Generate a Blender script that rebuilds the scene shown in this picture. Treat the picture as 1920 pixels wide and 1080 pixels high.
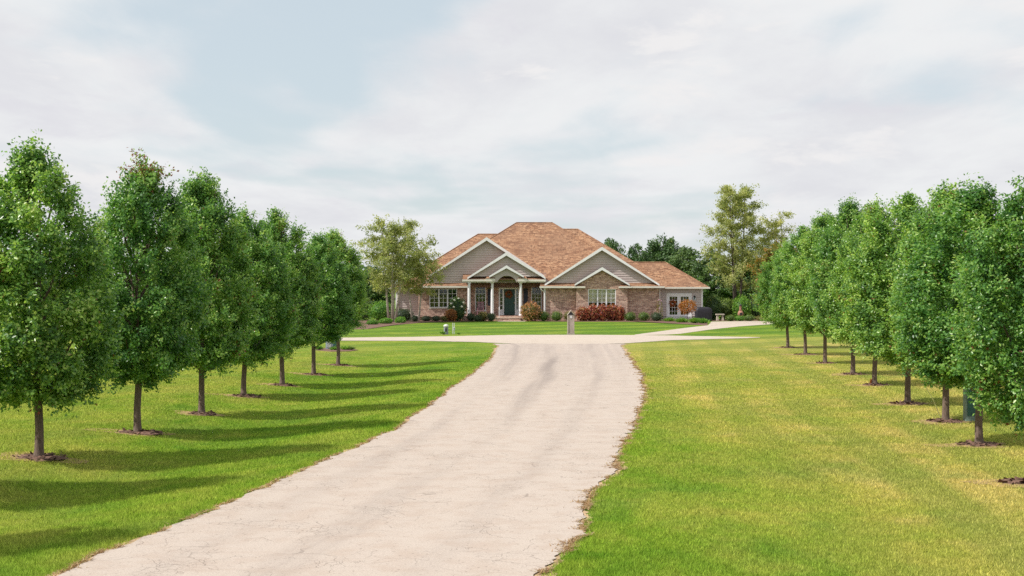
import bpy, math, random
import numpy as np
from mathutils import Vector

# ------------------------------------------------------------------ scene, camera, light
sc = bpy.context.scene
for o in list(bpy.data.objects): bpy.data.objects.remove(o)
COL = sc.collection
F_PX, HC = 2600.0, 2.8                       # focal length in photo pixels, camera height

cam = bpy.data.cameras.new('camera'); cam_o = bpy.data.objects.new('camera', cam); COL.objects.link(cam_o)
cam.sensor_width = 36.0; cam.lens = F_PX / 1920 * 36; cam.clip_start = 0.1; cam.clip_end = 8000
cam_o.location = (0, 0, HC); cam_o.rotation_euler = (math.radians(90), 0, 0)
sc.camera = cam_o

SUN = Vector((-1.0, -0.30, 1.10)).normalized()
world = bpy.data.worlds.new('World'); sc.world = world; world.use_nodes = True
sun_l = bpy.data.lights.new('sun', 'SUN'); sun_l.energy = 4.6; sun_l.angle = math.radians(0.9); sun_l.color = (1.0, 0.945, 0.86)
sun_o = bpy.data.objects.new('sun', sun_l); COL.objects.link(sun_o)
sun_o.location = (-60, -10, 60); sun_o.rotation_euler = (-SUN).to_track_quat('-Z', 'Y').to_euler()
sc.view_settings.view_transform = 'Standard'; sc.view_settings.look = 'None'
sc.view_settings.gamma = 1.0; sc.view_settings.use_curve_mapping = False
sc.view_settings.exposure = 0.25
sc.cycles.use_denoising = False; sc.cycles.max_bounces = 6; sc.cycles.transparent_max_bounces = 8

class NT:
    """tiny node-tree helper"""
    def __init__(s, tree): s.t = tree; s.n = tree.nodes; s.l = tree.links
    def add(s, kind, **kw):
        n = s.n.new(kind)
        for k, v in kw.items():
            if k.startswith('i_'):
                key = k[2:]; key = int(key) if key.isdigit() else key
                s.set(n.inputs[key], v)
            else: setattr(n, k, v)
        return n
    def set(s, sock, v):
        if hasattr(v, 'is_linked') or isinstance(v, bpy.types.NodeSocket): s.l.new(v, sock)
        else: sock.default_value = v
    def math(s, op, a, b=0.0, clamp=False):
        n = s.n.new('ShaderNodeMath'); n.operation = op; n.use_clamp = clamp
        s.set(n.inputs[0], a); s.set(n.inputs[1], b); return n.outputs[0]
    def mix(s, fac, a, b, mode='MIX'):
        n = s.n.new('ShaderNodeMix'); n.data_type = 'RGBA'; n.blend_type = mode; n.clamp_factor = True
        s.set(n.inputs[0], fac)
        for k, v in ((6, a), (7, b)):
            if isinstance(v, tuple): n.inputs[k].default_value = (*v, 1) if len(v) == 3 else v
            else: s.l.new(v, n.inputs[k])
        return n.outputs[2]
    def ramp(s, fac, stops, interp='LINEAR'):
        n = s.n.new('ShaderNodeValToRGB'); n.color_ramp.interpolation = interp
        e = n.color_ramp.elements
        while len(e) < len(stops): e.new(0.5)
        for q, (p, c) in zip(e, stops):
            q.position = p; c = (c, c, c) if isinstance(c, (int, float)) else c; q.color = (*c, 1)
        s.l.new(fac, n.inputs[0]); return n.outputs[0]
    def noise(s, vec, scale, detail=3, rough=0.55, dist=0.0, w=None):
        n = s.n.new('ShaderNodeTexNoise')
        n.noise_dimensions = '3D' if w is None else '4D'
        if vec is not None: s.l.new(vec, n.inputs['Vector'])
        n.inputs['Scale'].default_value = scale; n.inputs['Detail'].default_value = detail
        n.inputs['Roughness'].default_value = rough; n.inputs['Distortion'].default_value = dist
        if w is not None: n.inputs['W'].default_value = w
        return n.outputs['Fac']
    def maprange(s, v, a, b, c=0.0, d=1.0, smooth=True):
        n = s.n.new('ShaderNodeMapRange'); n.interpolation_type = 'SMOOTHSTEP' if smooth else 'LINEAR'
        s.l.new(v, n.inputs[0])
        for k, x in zip((1, 2, 3, 4), (a, b, c, d)): n.inputs[k].default_value = x
        return n.outputs[0]
    def scaled(s, vec, xyz, off=(0, 0, 0)):
        n = s.n.new('ShaderNodeMapping'); s.l.new(vec, n.inputs[0])
        n.inputs['Scale'].default_value = xyz; n.inputs['Location'].default_value = off
        return n.outputs[0]

# sky: Nishita daylight under a broken sheet of pale cloud
w = NT(world.node_tree); w.n.clear()
bg = w.add('ShaderNodeBackground'); bg.inputs['Strength'].default_value = 0.1
wo = w.add('ShaderNodeOutputWorld'); w.l.new(bg.outputs[0], wo.inputs[0])
sky = w.add('ShaderNodeTexSky', sky_type='NISHITA', sun_disc=False)
sky.sun_elevation = math.asin(SUN.z); sky.sun_rotation = math.atan2(SUN.x, SUN.y)
sky.air_density = 1.0; sky.dust_density = 1.2; sky.ozone_density = 1.5
tc = w.add('ShaderNodeTexCoord'); sep = w.add('ShaderNodeSeparateXYZ'); w.l.new(tc.outputs['Generated'], sep.inputs[0])
zc = w.math('ADD', w.math('MAXIMUM', sep.outputs[2], 0.0), 0.10)
comb = w.add('ShaderNodeCombineXYZ')
w.l.new(w.math('DIVIDE', sep.outputs[0], zc), comb.inputs[0]); w.l.new(w.math('DIVIDE', sep.outputs[1], zc), comb.inputs[1])
dome = comb.outputs[0]
CLOUD_W, CLOUD_OFF = 3.1, (0.24, 0.44, 0.0)
big = w.noise(w.scaled(dome, (0.55, 0.40, 1), CLOUD_OFF), 1.0, 4, 0.5, 0.4, w=CLOUD_W)
cover = w.maprange(w.math('ADD', big, w.math('MULTIPLY', w.math('SUBTRACT', w.noise(w.scaled(dome, (2.6, 1.1, 1)), 1.0, 6, 0.6, 0.5, w=5.1), 0.5), 0.16)), 0.40, 0.51)
detail = w.noise(w.scaled(dome, (1.6, 0.9, 1)), 1.0, 6, 0.6, 0.3, w=7.7)
puff = w.noise(w.scaled(tc.outputs['Generated'], (10, 10, 30)), 1.0, 6, 0.58, 0.35, w=2.3)
shade = w.mix(w.maprange(detail, 0.35, 0.68), (7.2, 7.3, 7.38), (6.3, 6.35, 6.65))
shade = w.mix(w.maprange(puff, 0.56, 0.66, 0, 0.85), shade, (7.4, 7.3, 7.3))
shade = w.mix(w.maprange(puff, 0.30, 0.44, 0.55, 0), shade, (6.1, 6.05, 6.5))
skycol = w.mix(0.72, sky.outputs[0], (6.05, 6.75, 7.05))
w.l.new(w.mix(cover, skycol, shade), bg.inputs['Color'])

# ------------------------------------------------------------------ helpers: pixels, meshes, objects
def gp(x, y):
    """photo pixel on level ground -> X, Y in metres"""
    Y = F_PX * HC / (y - 540.0); return ((x - 960.0) * Y / F_PX, Y)
def px(x, Y): return (x - 960.0) * Y / F_PX
def pz(y, Y): return HC - (y - 540.0) * Y / F_PX

def smooth(a, b, v):
    t = np.clip((v - a) / (b - a), 0, 1); return t * t * (3 - 2 * t)

class MB:
    def __init__(s): s.v = []; s.f = []
    def quad(s, *p):
        n = len(s.v); s.v += [tuple(q) for q in p]; s.f.append(tuple(range(n, n + len(p)))); return s
    def box(s, x0, x1, y0, y1, z0, z1):
        n = len(s.v)
        s.v += [(x0,y0,z0),(x1,y0,z0),(x1,y1,z0),(x0,y1,z0),(x0,y0,z1),(x1,y0,z1),(x1,y1,z1),(x0,y1,z1)]
        s.f += [tuple(n + i for i in q) for q in ((0,3,2,1),(4,5,6,7),(0,1,5,4),(1,2,6,5),(2,3,7,6),(3,0,4,7))]; return s
    def prism(s, poly, y0, y1):
        """polygon of (x, z), counter-clockwise seen from -Y, pushed from y0 back to y1"""
        n = len(s.v); m = len(poly)
        s.v += [(x, y0, z) for x, z in poly] + [(x, y1, z) for x, z in poly]
        s.f.append(tuple(range(n, n + m))); s.f.append(tuple(range(n + 2*m - 1, n + m - 1, -1)))
        for i in range(m):
            j = (i + 1) % m; s.f.append((n + i, n + m + i, n + m + j, n + j))
        return s
    def hexa(s, b, t):
        n = len(s.v); s.v += [tuple(q) for q in b] + [tuple(q) for q in t]
        s.f += [tuple(n + i for i in q) for q in ((0,3,2,1),(4,5,6,7),(0,1,5,4),(1,2,6,5),(2,3,7,6),(3,0,4,7))]; return s
    def tube(s, pts, rad, k=8, caps=True):
        pts = [Vector(p) for p in pts]; n0 = len(s.v)
        up = Vector((0.13, 0.97, 0.2))
        for i, p in enumerate(pts):
            d = (pts[min(i+1, len(pts)-1)] - pts[max(i-1, 0)]).normalized()
            a = d.cross(up); a = a.normalized() if a.length > 1e-4 else Vector((1,0,0)); b = d.cross(a)
            for j in range(k):
                t = 2 * math.pi * j / k; q = p + (a * math.cos(t) + b * math.sin(t)) * rad[i]; s.v.append(tuple(q))
        for i in range(len(pts) - 1):
            for j in range(k):
                j2 = (j + 1) % k; s.f.append((n0 + i*k + j, n0 + i*k + j2, n0 + (i+1)*k + j2, n0 + (i+1)*k + j))
        if caps:
            s.f.append(tuple(n0 + j for j in reversed(range(k)))); s.f.append(tuple(n0 + (len(pts)-1)*k + j for j in range(k)))
        return s
    def lathe(s, prof, c, k=16):
        n0 = len(s.v)
        for r, z in prof:
            for j in range(k):
                t = 2 * math.pi * j / k; s.v.append((c[0] + r*math.cos(t), c[1] + r*math.sin(t), c[2] + z))
        for i in range(len(prof) - 1):
            for j in range(k):
                j2 = (j + 1) % k; s.f.append((n0 + i*k + j, n0 + i*k + j2, n0 + (i+1)*k + j2, n0 + (i+1)*k + j))
        s.f.append(tuple(n0 + j for j in reversed(range(k)))); s.f.append(tuple(n0 + (len(prof)-1)*k + j for j in range(k)))
        return s

ORIGIN = {}
def link(o, parent):
    COL.objects.link(o)
    if parent is not None: o.parent = parent
    return o
def uvmap(me):
    """metre-scale UVs: u level, v up the face"""
    uv = me.uv_layers.new(name='UVMap').data
    for p in me.polygons:
        n = p.normal
        u = Vector((0, 0, 1)).cross(n); u = u.normalized() if u.length > 1e-3 else Vector((1, 0, 0))
        v = n.cross(u)
        for li in p.loop_indices:
            co = me.vertices[me.loops[li].vertex_index].co; uv[li].uv = (co.dot(u), co.dot(v))
def obj(name, mb, mat, parent=None, uv=False, smooth_=False, local=False):
    me = bpy.data.meshes.new(name)
    V = mb.v
    o0 = ORIGIN.get(parent.name, (0, 0, 0)) if (parent is not None and not local) else (0, 0, 0)
    if o0 != (0, 0, 0): V = [(a - o0[0], b - o0[1], c - o0[2]) for a, b, c in V]
    me.from_pydata(V, [], mb.f); me.validate(); me.update()
    if uv: uvmap(me)
    if smooth_: me.polygons.foreach_set('use_smooth', [True] * len(me.polygons))
    me.materials.append(mat)
    o = bpy.data.objects.new(name, me); link(o, parent); ORIGIN[o.name] = o0
    return o
def tag(o, label=None, cat=None, group=None, kind=None):
    if label: o['label'] = label
    if cat: o['category'] = cat
    if group: o['group'] = group
    if kind: o['kind'] = kind
    return o
def thing(name, label, cat, loc, group=None, rz=0.0):
    o = bpy.data.objects.new(name, None); COL.objects.link(o); o.location = loc; o.rotation_euler = (0, 0, rz)
    o.empty_display_size = 0.2
    ORIGIN[o.name] = tuple(loc); return tag(o, label, cat, group)
def share(name, me, parent, mat=None):
    o = bpy.data.objects.new(name, me); return link(o, parent)
def leaf_mesh(name, P, D, N, ln, wd, rnd, mat, extra=None):
    """folded diamond leaves as one mesh; P base, D tip direction, N face normal, rnd a 0..1 value per leaf"""
    n = len(P)
    D = D / np.linalg.norm(D, axis=1, keepdims=True)
    S = np.cross(D, N); S /= (np.linalg.norm(S, axis=1, keepdims=True) + 1e-9)
    Nn = np.cross(S, D)
    ln = ln[:, None]; wd = wd[:, None]
    mid = P + D * ln * 0.45
    V = np.empty((n, 4, 3)); V[:, 0] = P; V[:, 1] = mid + S * wd * 0.5 + Nn * wd * 0.16
    V[:, 2] = P + D * ln; V[:, 3] = mid - S * wd * 0.5 + Nn * wd * 0.16
    V = V.reshape(-1, 3); b = (np.arange(n) * 4)[:, None]
    F = np.concatenate([b + np.array([[0, 1, 2]]), b + np.array([[0, 2, 3]])], 1).reshape(-1, 3)
    R = np.repeat(rnd, 4)
    if extra is not None:
        ev, ef, er = extra; F = np.concatenate([F, ef + len(V)]); V = np.concatenate([V, ev]); R = np.concatenate([R, er])
    return tri_mesh(name, V, F, R, mat)
def tri_mesh(name, V, F, R, mat):
    me = bpy.data.meshes.new(name)
    me.vertices.add(len(V)); me.vertices.foreach_set('co', np.ascontiguousarray(V, dtype=np.float32).ravel())
    m = len(F); me.loops.add(m * 3); me.loops.foreach_set('vertex_index', np.ascontiguousarray(F, dtype=np.int32).ravel())
    me.polygons.add(m); me.polygons.foreach_set('loop_start', np.arange(0, m * 3, 3, dtype=np.int32))
    me.polygons.foreach_set('loop_total', np.full(m, 3, dtype=np.int32))
    me.update(calc_edges=True)
    a = me.attributes.new('tone', 'FLOAT', 'POINT'); a.data.foreach_set('value', np.ascontiguousarray(R, dtype=np.float32))
    me.materials.append(mat); return me

# ------------------------------------------------------------------ materials
def new_mat(name):
    m = bpy.data.materials.new(name); m.use_nodes = True
    t = NT(m.node_tree); t.n.clear()
    out = t.add('ShaderNodeOutputMaterial'); return m, t, out
def plain(name, col, rough=0.6, var=0.12, scale=6.0, spec=0.4, metal=0.0, bump=0.0):
    m, t, out = new_mat(name)
    p = t.add('ShaderNodeBsdfPrincipled'); t.l.new(p.outputs[0], out.inputs[0])
    g = t.add('ShaderNodeNewGeometry').outputs['Position']
    n = t.noise(g, scale, 4, 0.6)
    a = tuple(c * (1 - var) for c in col); b = tuple(min(1, c * (1 + var)) for c in col)
    t.l.new(t.ramp(n, [(0.3, a), (0.7, b)]), p.inputs['Base Color'])
    p.inputs['Roughness'].default_value = rough; p.inputs['Specular IOR Level'].default_value = spec; p.inputs['Metallic'].default_value = metal
    if bump:
        bn = t.add('ShaderNodeBump'); bn.inputs['Strength'].default_value = bump; bn.inputs['Distance'].default_value = 0.02
        t.l.new(n, bn.inputs['Height']); t.l.new(bn.outputs[0], p.inputs['Normal'])
    return m
def leafy(name, stops, trans=0.35, rough=0.45, spec=0.35, patch=0.25, patch_scale=1.2):
    """leaves: tone attribute -> colour, thin-leaf light coming through"""
    m, t, out = new_mat(name)
    at = t.add('ShaderNodeAttribute'); at.attribute_name = 'tone'
    oi = t.add('ShaderNodeObjectInfo')
    g = t.add('ShaderNodeNewGeometry').outputs['Position']
    pn = t.noise(g, patch_scale, 2, 0.5)
    v = t.math('ADD', at.outputs['Fac'], t.math('MULTIPLY', t.math('SUBTRACT', pn, 0.5), patch))
    col = t.ramp(v, stops)
    hs = t.add('ShaderNodeHueSaturation'); t.l.new(col, hs.inputs['Color'])
    t.l.new(t.maprange(oi.outputs['Random'], 0, 1, 0.88, 1.12, False), hs.inputs['Value'])
    t.l.new(t.maprange(oi.outputs['Random'], 0, 1, 0.512, 0.49, False), hs.inputs['Hue'])
    p = t.add('ShaderNodeBsdfPrincipled'); t.l.new(hs.outputs[0], p.inputs['Base Color'])
    p.inputs['Roughness'].default_value = rough; p.inputs['Specular IOR Level'].default_value = spec
    tr = t.add('ShaderNodeBsdfTranslucent')
    t.l.new(t.mix(1.0, hs.outputs[0], (1.25, 1.3, 0.7), 'MULTIPLY'), tr.inputs['Color'])
    ms = t.add('ShaderNodeMixShader'); ms.inputs[0].default_value = trans
    t.l.new(p.outputs[0], ms.inputs[1]); t.l.new(tr.outputs[0], ms.inputs[2]); t.l.new(ms.outputs[0], out.inputs[0])
    return m

M = {}
M['pear'] = leafy('pear_leaf', [(0.0, (0.060, 0.155, 0.042)), (0.4, (0.160, 0.325, 0.070)), (0.75, (0.340, 0.510, 0.110)),
                                (0.95, (0.47, 0.57, 0.20)), (0.965, (0.22, 0.07, 0.035)), (1.0, (0.26, 0.09, 0.05))], 0.42, 0.32, 0.42)
M['pear_bark'] = None
M['birch_leaf'] = leafy('birch_leaf', [(0.0, (0.16, 0.21, 0.07)), (0.5, (0.38, 0.41, 0.15)), (0.85, (0.54, 0.53, 0.24)), (1.0, (0.62, 0.57, 0.31))], 0.5)
M['wood_leaf'] = leafy('woodland_leaf', [(0.0, (0.045, 0.085, 0.035)), (0.5, (0.085, 0.16, 0.05)), (0.9, (0.15, 0.23, 0.065)), (1.0, (0.26, 0.29, 0.06))], 0.3)
M['maple_leaf'] = leafy('turning_maple_leaf', [(0.0, (0.08, 0.13, 0.03)), (0.4, (0.17, 0.2, 0.04)), (0.7, (0.34, 0.22, 0.05)), (1.0, (0.42, 0.17, 0.05))], 0.4)
M['box_leaf'] = leafy('boxwood_leaf', [(0.0, (0.05, 0.09, 0.02)), (0.5, (0.13, 0.21, 0.04)), (1.0, (0.28, 0.34, 0.08))], 0.25)
M['dark_leaf'] = leafy('dark_shrub_leaf', [(0.0, (0.025, 0.045, 0.022)), (0.5, (0.055, 0.09, 0.042)), (1.0, (0.12, 0.16, 0.08))], 0.25)
M['lime_leaf'] = leafy('bright_shrub_leaf', [(0.0, (0.06, 0.16, 0.025)), (0.5, (0.13, 0.3, 0.04)), (1.0, (0.28, 0.42, 0.07))], 0.35)
M['red_leaf'] = leafy('burgundy_leaf', [(0.0, (0.09, 0.03, 0.025)), (0.35, (0.28, 0.06, 0.045)), (0.62, (0.48, 0.13, 0.08)), (0.8, (0.26, 0.22, 0.07)), (1.0, (0.6, 0.34, 0.2))], 0.35)
M['orange_leaf'] = leafy('orange_leaf', [(0.0, (0.10, 0.05, 0.02)), (0.35, (0.34, 0.10, 0.03)), (0.7, (0.55, 0.20, 0.07)), (1.0, (0.62, 0.36, 0.15))], 0.4)
M['copper_leaf'] = leafy('copper_leaf', [(0.0, (0.09, 0.10, 0.03)), (0.35, (0.24, 0.19, 0.06)), (0.65, (0.47, 0.19, 0.10)), (1.0, (0.58, 0.36, 0.20))], 0.4)
M['olive_leaf'] = leafy('olive_leaf', [(0.0, (0.07, 0.07, 0.02)), (0.5, (0.20, 0.19, 0.05)), (1.0, (0.36, 0.33, 0.11))], 0.35)
M['flower'] = plain('cream_flower', (0.75, 0.72, 0.6), 0.6, 0.1)
M['pink_flower'] = plain('pink_flower', (0.46, 0.27, 0.36), 0.6, 0.2)

def bark(name, a, b, scale=(60, 60, 9), bump=0.6):
    m, t, out = new_mat(name)
    p = t.add('ShaderNodeBsdfPrincipled'); t.l.new(p.outputs[0], out.inputs[0]); p.inputs['Roughness'].default_value = 0.9
    c = t.add('ShaderNodeTexCoord').outputs['Object']
    n = t.noise(t.scaled(c, scale), 1.0, 5, 0.65, 0.3)
    t.l.new(t.ramp(n, [(0.3, a), (0.7, b)]), p.inputs['Base Color'])
    bn = t.add('ShaderNodeBump'); bn.inputs['Strength'].default_value = bump; bn.inputs['Distance'].default_value = 0.015
    t.l.new(n, bn.inputs['Height']); t.l.new(bn.outputs[0], p.inputs['Normal']); return m
M['pear_bark'] = bark('pear_bark', (0.07, 0.045, 0.035), (0.20, 0.145, 0.115))
M['birch_bark'] = bark('birch_bark', (0.22, 0.18, 0.15), (0.62, 0.56, 0.48), (3, 3, 14))
M['wood_bark'] = bark('woodland_bark', (0.05, 0.04, 0.03), (0.14, 0.11, 0.09), (8, 8, 2))
M['stem'] = bark('shrub_stem', (0.05, 0.035, 0.025), (0.12, 0.09, 0.06), (30, 30, 8))

M['white'] = plain('white_trim_paint', (0.80, 0.79, 0.82), 0.5, 0.04, 2.0)
M['gutter'] = plain('cream_gutter_paint', (0.70, 0.66, 0.60), 0.45, 0.05, 2.0)
M['siding'] = plain('taupe_vinyl_siding', (0.50, 0.43, 0.415), 0.55, 0.06, 1.3)
M['stone'] = plain('cast_stone', (0.52, 0.46, 0.38), 0.85, 0.18, 9.0, bump=0.4)
M['door'] = plain('dark_green_door_paint', (0.018, 0.060, 0.052), 0.35, 0.1)
M['shutter'] = plain('dark_shutter_paint', (0.022, 0.024, 0.04), 0.5, 0.1)
M['brass'] = plain('aged_brass', (0.42, 0.30, 0.12), 0.35, 0.1, metal=0.9)
M['iron'] = plain('dark_lantern_metal', (0.03, 0.03, 0.032), 0.5, 0.1)
M['curtain'] = plain('cream_blind', (0.88, 0.76, 0.56), 0.8, 0.08, 3.0)
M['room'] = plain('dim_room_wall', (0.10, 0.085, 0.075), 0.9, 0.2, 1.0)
M['cover'] = plain('black_grill_cover', (0.018, 0.017, 0.024), 0.55, 0.3, 5.0, bump=0.5)
M['clay'] = plain('terracotta', (0.34, 0.17, 0.12), 0.8, 0.2, 8.0)
M['pedestal'] = plain('grey_green_cabinet_paint', (0.17, 0.24, 0.21), 0.5, 0.12, 6.0)
M['pedestal2'] = plain('dark_green_cabinet_paint', (0.03, 0.10, 0.085), 0.5, 0.15, 6.0)
M['pedestal3'] = plain('blue_grey_cabinet_paint', (0.30, 0.36, 0.44), 0.5, 0.1, 6.0)
M['grey_metal'] = plain('weathered_grey_metal', (0.22, 0.24, 0.27), 0.5, 0.2, 12.0)
M['pale_plastic'] = plain('pale_grey_plastic', (0.60, 0.62, 0.56), 0.55, 0.08, 12.0)
M['old_wood'] = bark('weathered_grey_wood', (0.27, 0.22, 0.19), (0.50, 0.43, 0.38), (26, 26, 3), 0.3)
M['slate'] = plain('dark_slate_cap', (0.035, 0.033, 0.05), 0.6, 0.15)
M['stick'] = plain('green_bamboo', (0.36, 0.37, 0.14), 0.6, 0.15)
M['rust'] = plain('rusty_orange_leaves', (0.42, 0.16, 0.04), 0.8, 0.3, 20)
M['wreath_red'] = plain('red_orange_wreath', (0.50, 0.10, 0.04), 0.8, 0.35, 14)
M['chair'] = plain('faded_plum_chair_paint', (0.30, 0.16, 0.19), 0.6, 0.1)

def glass_mat():
    m, t, out = new_mat('window_glass')
    lw = t.add('ShaderNodeFresnel'); lw.inputs[0].default_value = 1.45
    gl = t.add('ShaderNodeBsdfGlossy'); gl.inputs['Roughness'].default_value = 0.03; gl.inputs['Color'].default_value = (0.9, 0.95, 0.95, 1)
    tr = t.add('ShaderNodeBsdfTransparent'); tr.inputs['Color'].default_value = (0.95, 0.97, 0.965, 1)
    ms = t.add('ShaderNodeMixShader'); t.l.new(lw.outputs[0], ms.inputs[0])
    t.l.new(tr.outputs[0], ms.inputs[1]); t.l.new(gl.outputs[0], ms.inputs[2]); t.l.new(ms.outputs[0], out.inputs[0]); return m
M['glass'] = glass_mat()

def brick_mat():
    m, t, out = new_mat('mixed_brown_brick')
    p = t.add('ShaderNodeBsdfPrincipled'); t.l.new(p.outputs[0], out.inputs[0]); p.inputs['Roughness'].default_value = 0.9
    uv = t.add('ShaderNodeUVMap').outputs[0]
    def layer(c1, c2, bias):
        b = t.add('ShaderNodeTexBrick'); t.l.new(uv, b.inputs['Vector'])
        b.inputs['Scale'].default_value = 1.0; b.inputs['Brick Width'].default_value = 0.30; b.inputs['Row Height'].default_value = 0.10
        b.inputs['Mortar Size'].default_value = 0.012; b.inputs['Mortar Smooth'].default_value = 0.2; b.inputs['Bias'].default_value = bias
        b.inputs['Color1'].default_value = (*c1, 1); b.inputs['Color2'].default_value = (*c2, 1); b.inputs['Mortar'].default_value = (0.36, 0.32, 0.28, 1)
        return b
    a = layer((0.66, 0.36, 0.27), (0.20, 0.09, 0.072), 0.05); b = layer((0.76, 0.54, 0.43), (0.42, 0.21, 0.16), -0.1)
    n = t.noise(uv, 7.0, 4, 0.7)
    col = t.mix(t.maprange(n, 0.40, 0.62), a.outputs[0], b.outputs[0])
    t.l.new(col, p.inputs['Base Color'])
    bn = t.add('ShaderNodeBump'); bn.inputs['Strength'].default_value = 0.8; bn.inputs['Distance'].default_value = 0.01; bn.invert = True
    t.l.new(a.outputs['Fac'], bn.inputs['Height']); t.l.new(bn.outputs[0], p.inputs['Normal']); return m
M['brick'] = brick_mat()

def shingle_mat():
    m, t, out = new_mat('tan_asphalt_shingle')
    p = t.add('ShaderNodeBsdfPrincipled'); t.l.new(p.outputs[0], out.inputs[0]); p.inputs['Roughness'].default_value = 0.95; p.inputs['Specular IOR Level'].default_value = 0.2
    uv = t.add('ShaderNodeUVMap').outputs[0]
    cols = []
    for bw, c1, c2, bias in ((0.34, (0.41, 0.225, 0.130), (0.13, 0.065, 0.042), 0.0), (0.51, (0.48, 0.295, 0.180), (0.21, 0.10, 0.060), 0.0)):
        b = t.add('ShaderNodeTexBrick'); t.l.new(uv, b.inputs['Vector']); b.offset = 0.37; b.squash = 0.7; b.squash_frequency = 3
        b.inputs['Scale'].default_value = 1.0; b.inputs['Brick Width'].default_value = bw; b.inputs['Row Height'].default_value = 0.17
        b.inputs['Mortar Size'].default_value = 0.010; b.inputs['Bias'].default_value = bias
        b.inputs['Color1'].default_value = (*c1, 1); b.inputs['Color2'].default_value = (*c2, 1); b.inputs['Mortar'].default_value = (0.13, 0.075, 0.055, 1)
        cols.append(b)
    n = t.noise(uv, 3.1, 4, 0.7); n2 = t.noise(uv, 0.35, 3, 0.5)
    col = t.mix(t.maprange(n, 0.38, 0.62), cols[0].outputs[0], cols[1].outputs[0])
    col = t.mix(t.maprange(n2, 0.35, 0.7, 0.0, 0.35), col, (0.24, 0.15, 0.105))
    t.l.new(col, p.inputs['Base Color'])
    bn = t.add('ShaderNodeBump'); bn.inputs['Strength'].default_value = 0.9; bn.inputs['Distance'].default_value = 0.015; bn.invert = True
    t.l.new(cols[0].outputs['Fac'], bn.inputs['Height']); t.l.new(bn.outputs[0], p.inputs['Normal']); return m
M['shingle'] = shingle_mat()

def grass_group():
    """lawn colour by place: lush near the house and on the left, sun-bleached on the right"""
    g = bpy.data.node_groups.new('lawn_colour', 'ShaderNodeTree')
    g.interface.new_socket('Color', in_out='OUTPUT', socket_type='NodeSocketColor')
    t = NT(g); out = t.add('NodeGroupOutput')
    pos = t.add('ShaderNodeNewGeometry').outputs['Position']
    s = t.add('ShaderNodeSeparateXYZ'); t.l.new(pos, s.inputs[0]); X, Y = s.outputs[0], s.outputs[1]
    flat = t.scaled(pos, (1, 1, 0))
    n1 = t.noise(t.scaled(flat, (0.22, 0.16, 1)), 1.0, 4, 0.6, 0.3)
    n2 = t.noise(t.scaled(flat, (1.1, 0.8, 1), (7, 3, 0)), 1.0, 5, 0.65, 0.3)
    n3 = t.noise(flat, 9.0, 4, 0.7)
    n4 = t.noise(t.scaled(flat, (0.5, 0.35, 1), (3, 11, 0)), 1.0, 4, 0.6, 0.2)
    dry = t.math('MULTIPLY', t.maprange(X, 1.0, 6.0), t.maprange(Y, 86, 72))          # the right-hand lawn
    dryl = t.math('MULTIPLY', t.maprange(X, -5.0, -9.0, 0, 0.36), t.maprange(Y, 86, 60))
    dry = t.math('MAXIMUM', dry, dryl)
    a = t.math('ADD', t.math('MULTIPLY', n1, 0.55), t.math('MULTIPLY', n2, 0.45))
    a = t.math('ADD', t.math('MULTIPLY', t.math('SUBTRACT', a, 0.5), 1.35), 0.5)
    y1 = t.math('SUBTRACT', t.math('ADD', a, t.math('MULTIPLY', dry, 0.33)), t.maprange(Y, 76, 84, 0, 0.06))
    col = t.ramp(y1, [(0.36, (0.110, 0.205, 0.018)), (0.48, (0.170, 0.250, 0.026)), (0.60, (0.232, 0.278, 0.042)), (0.76, (0.300, 0.300, 0.060)), (0.94, (0.39, 0.335, 0.100))])
    col = t.mix(t.math('MULTIPLY', t.maprange(n4, 0.48, 0.70), 0.40), col, (0.095, 0.190, 0.032))
    # mowing stripes: blades bent this way and that
    st = t.add('ShaderNodeTexWave', wave_type='BANDS', bands_direction='X')
    rot = t.add('ShaderNodeMapping'); t.l.new(flat, rot.inputs[0]); rot.inputs['Rotation'].default_value = (0, 0, math.radians(48))
    t.l.new(rot.outputs[0], st.inputs['Vector']); st.inputs['Scale'].default_value = 0.055; st.inputs['Distortion'].default_value = 2.2; st.inputs['Detail Scale'].default_value = 0.3
    col = t.mix(t.math('MULTIPLY', t.maprange(st.outputs['Fac'], 0.35, 0.65), t.maprange(Y, 50, 90, 0.12, 0.62)), col, (0.075, 0.150, 0.020))
    ml = t.add('ShaderNodeTexWave', wave_type='BANDS', bands_direction='X'); mrot = t.add('ShaderNodeMapping'); t.l.new(flat, mrot.inputs[0]); mrot.inputs['Rotation'].default_value = (0, 0, math.radians(5))
    t.l.new(mrot.outputs[0], ml.inputs['Vector']); ml.inputs['Scale'].default_value = 0.19; ml.inputs['Distortion'].default_value = 1.6; ml.inputs['Detail Scale'].default_value = 0.25
    col = t.mix(t.math('MULTIPLY', t.math('MULTIPLY', t.maprange(ml.outputs['Fac'], 0.2, 0.8), dry), t.maprange(n1, 0.35, 0.65, 0.22, 0.55)), col, (0.165, 0.222, 0.036))
    col = t.mix(t.maprange(n3, 0.25, 0.75, 0.0, 1.0), t.mix(1.0, col, (0.78, 0.78, 0.7), 'MULTIPLY'), t.mix(1.0, col, (1.2, 1.2, 1.25), 'MULTIPLY'))
    t.l.new(col, out.inputs[0]); return g
LAWN = grass_group()
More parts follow.
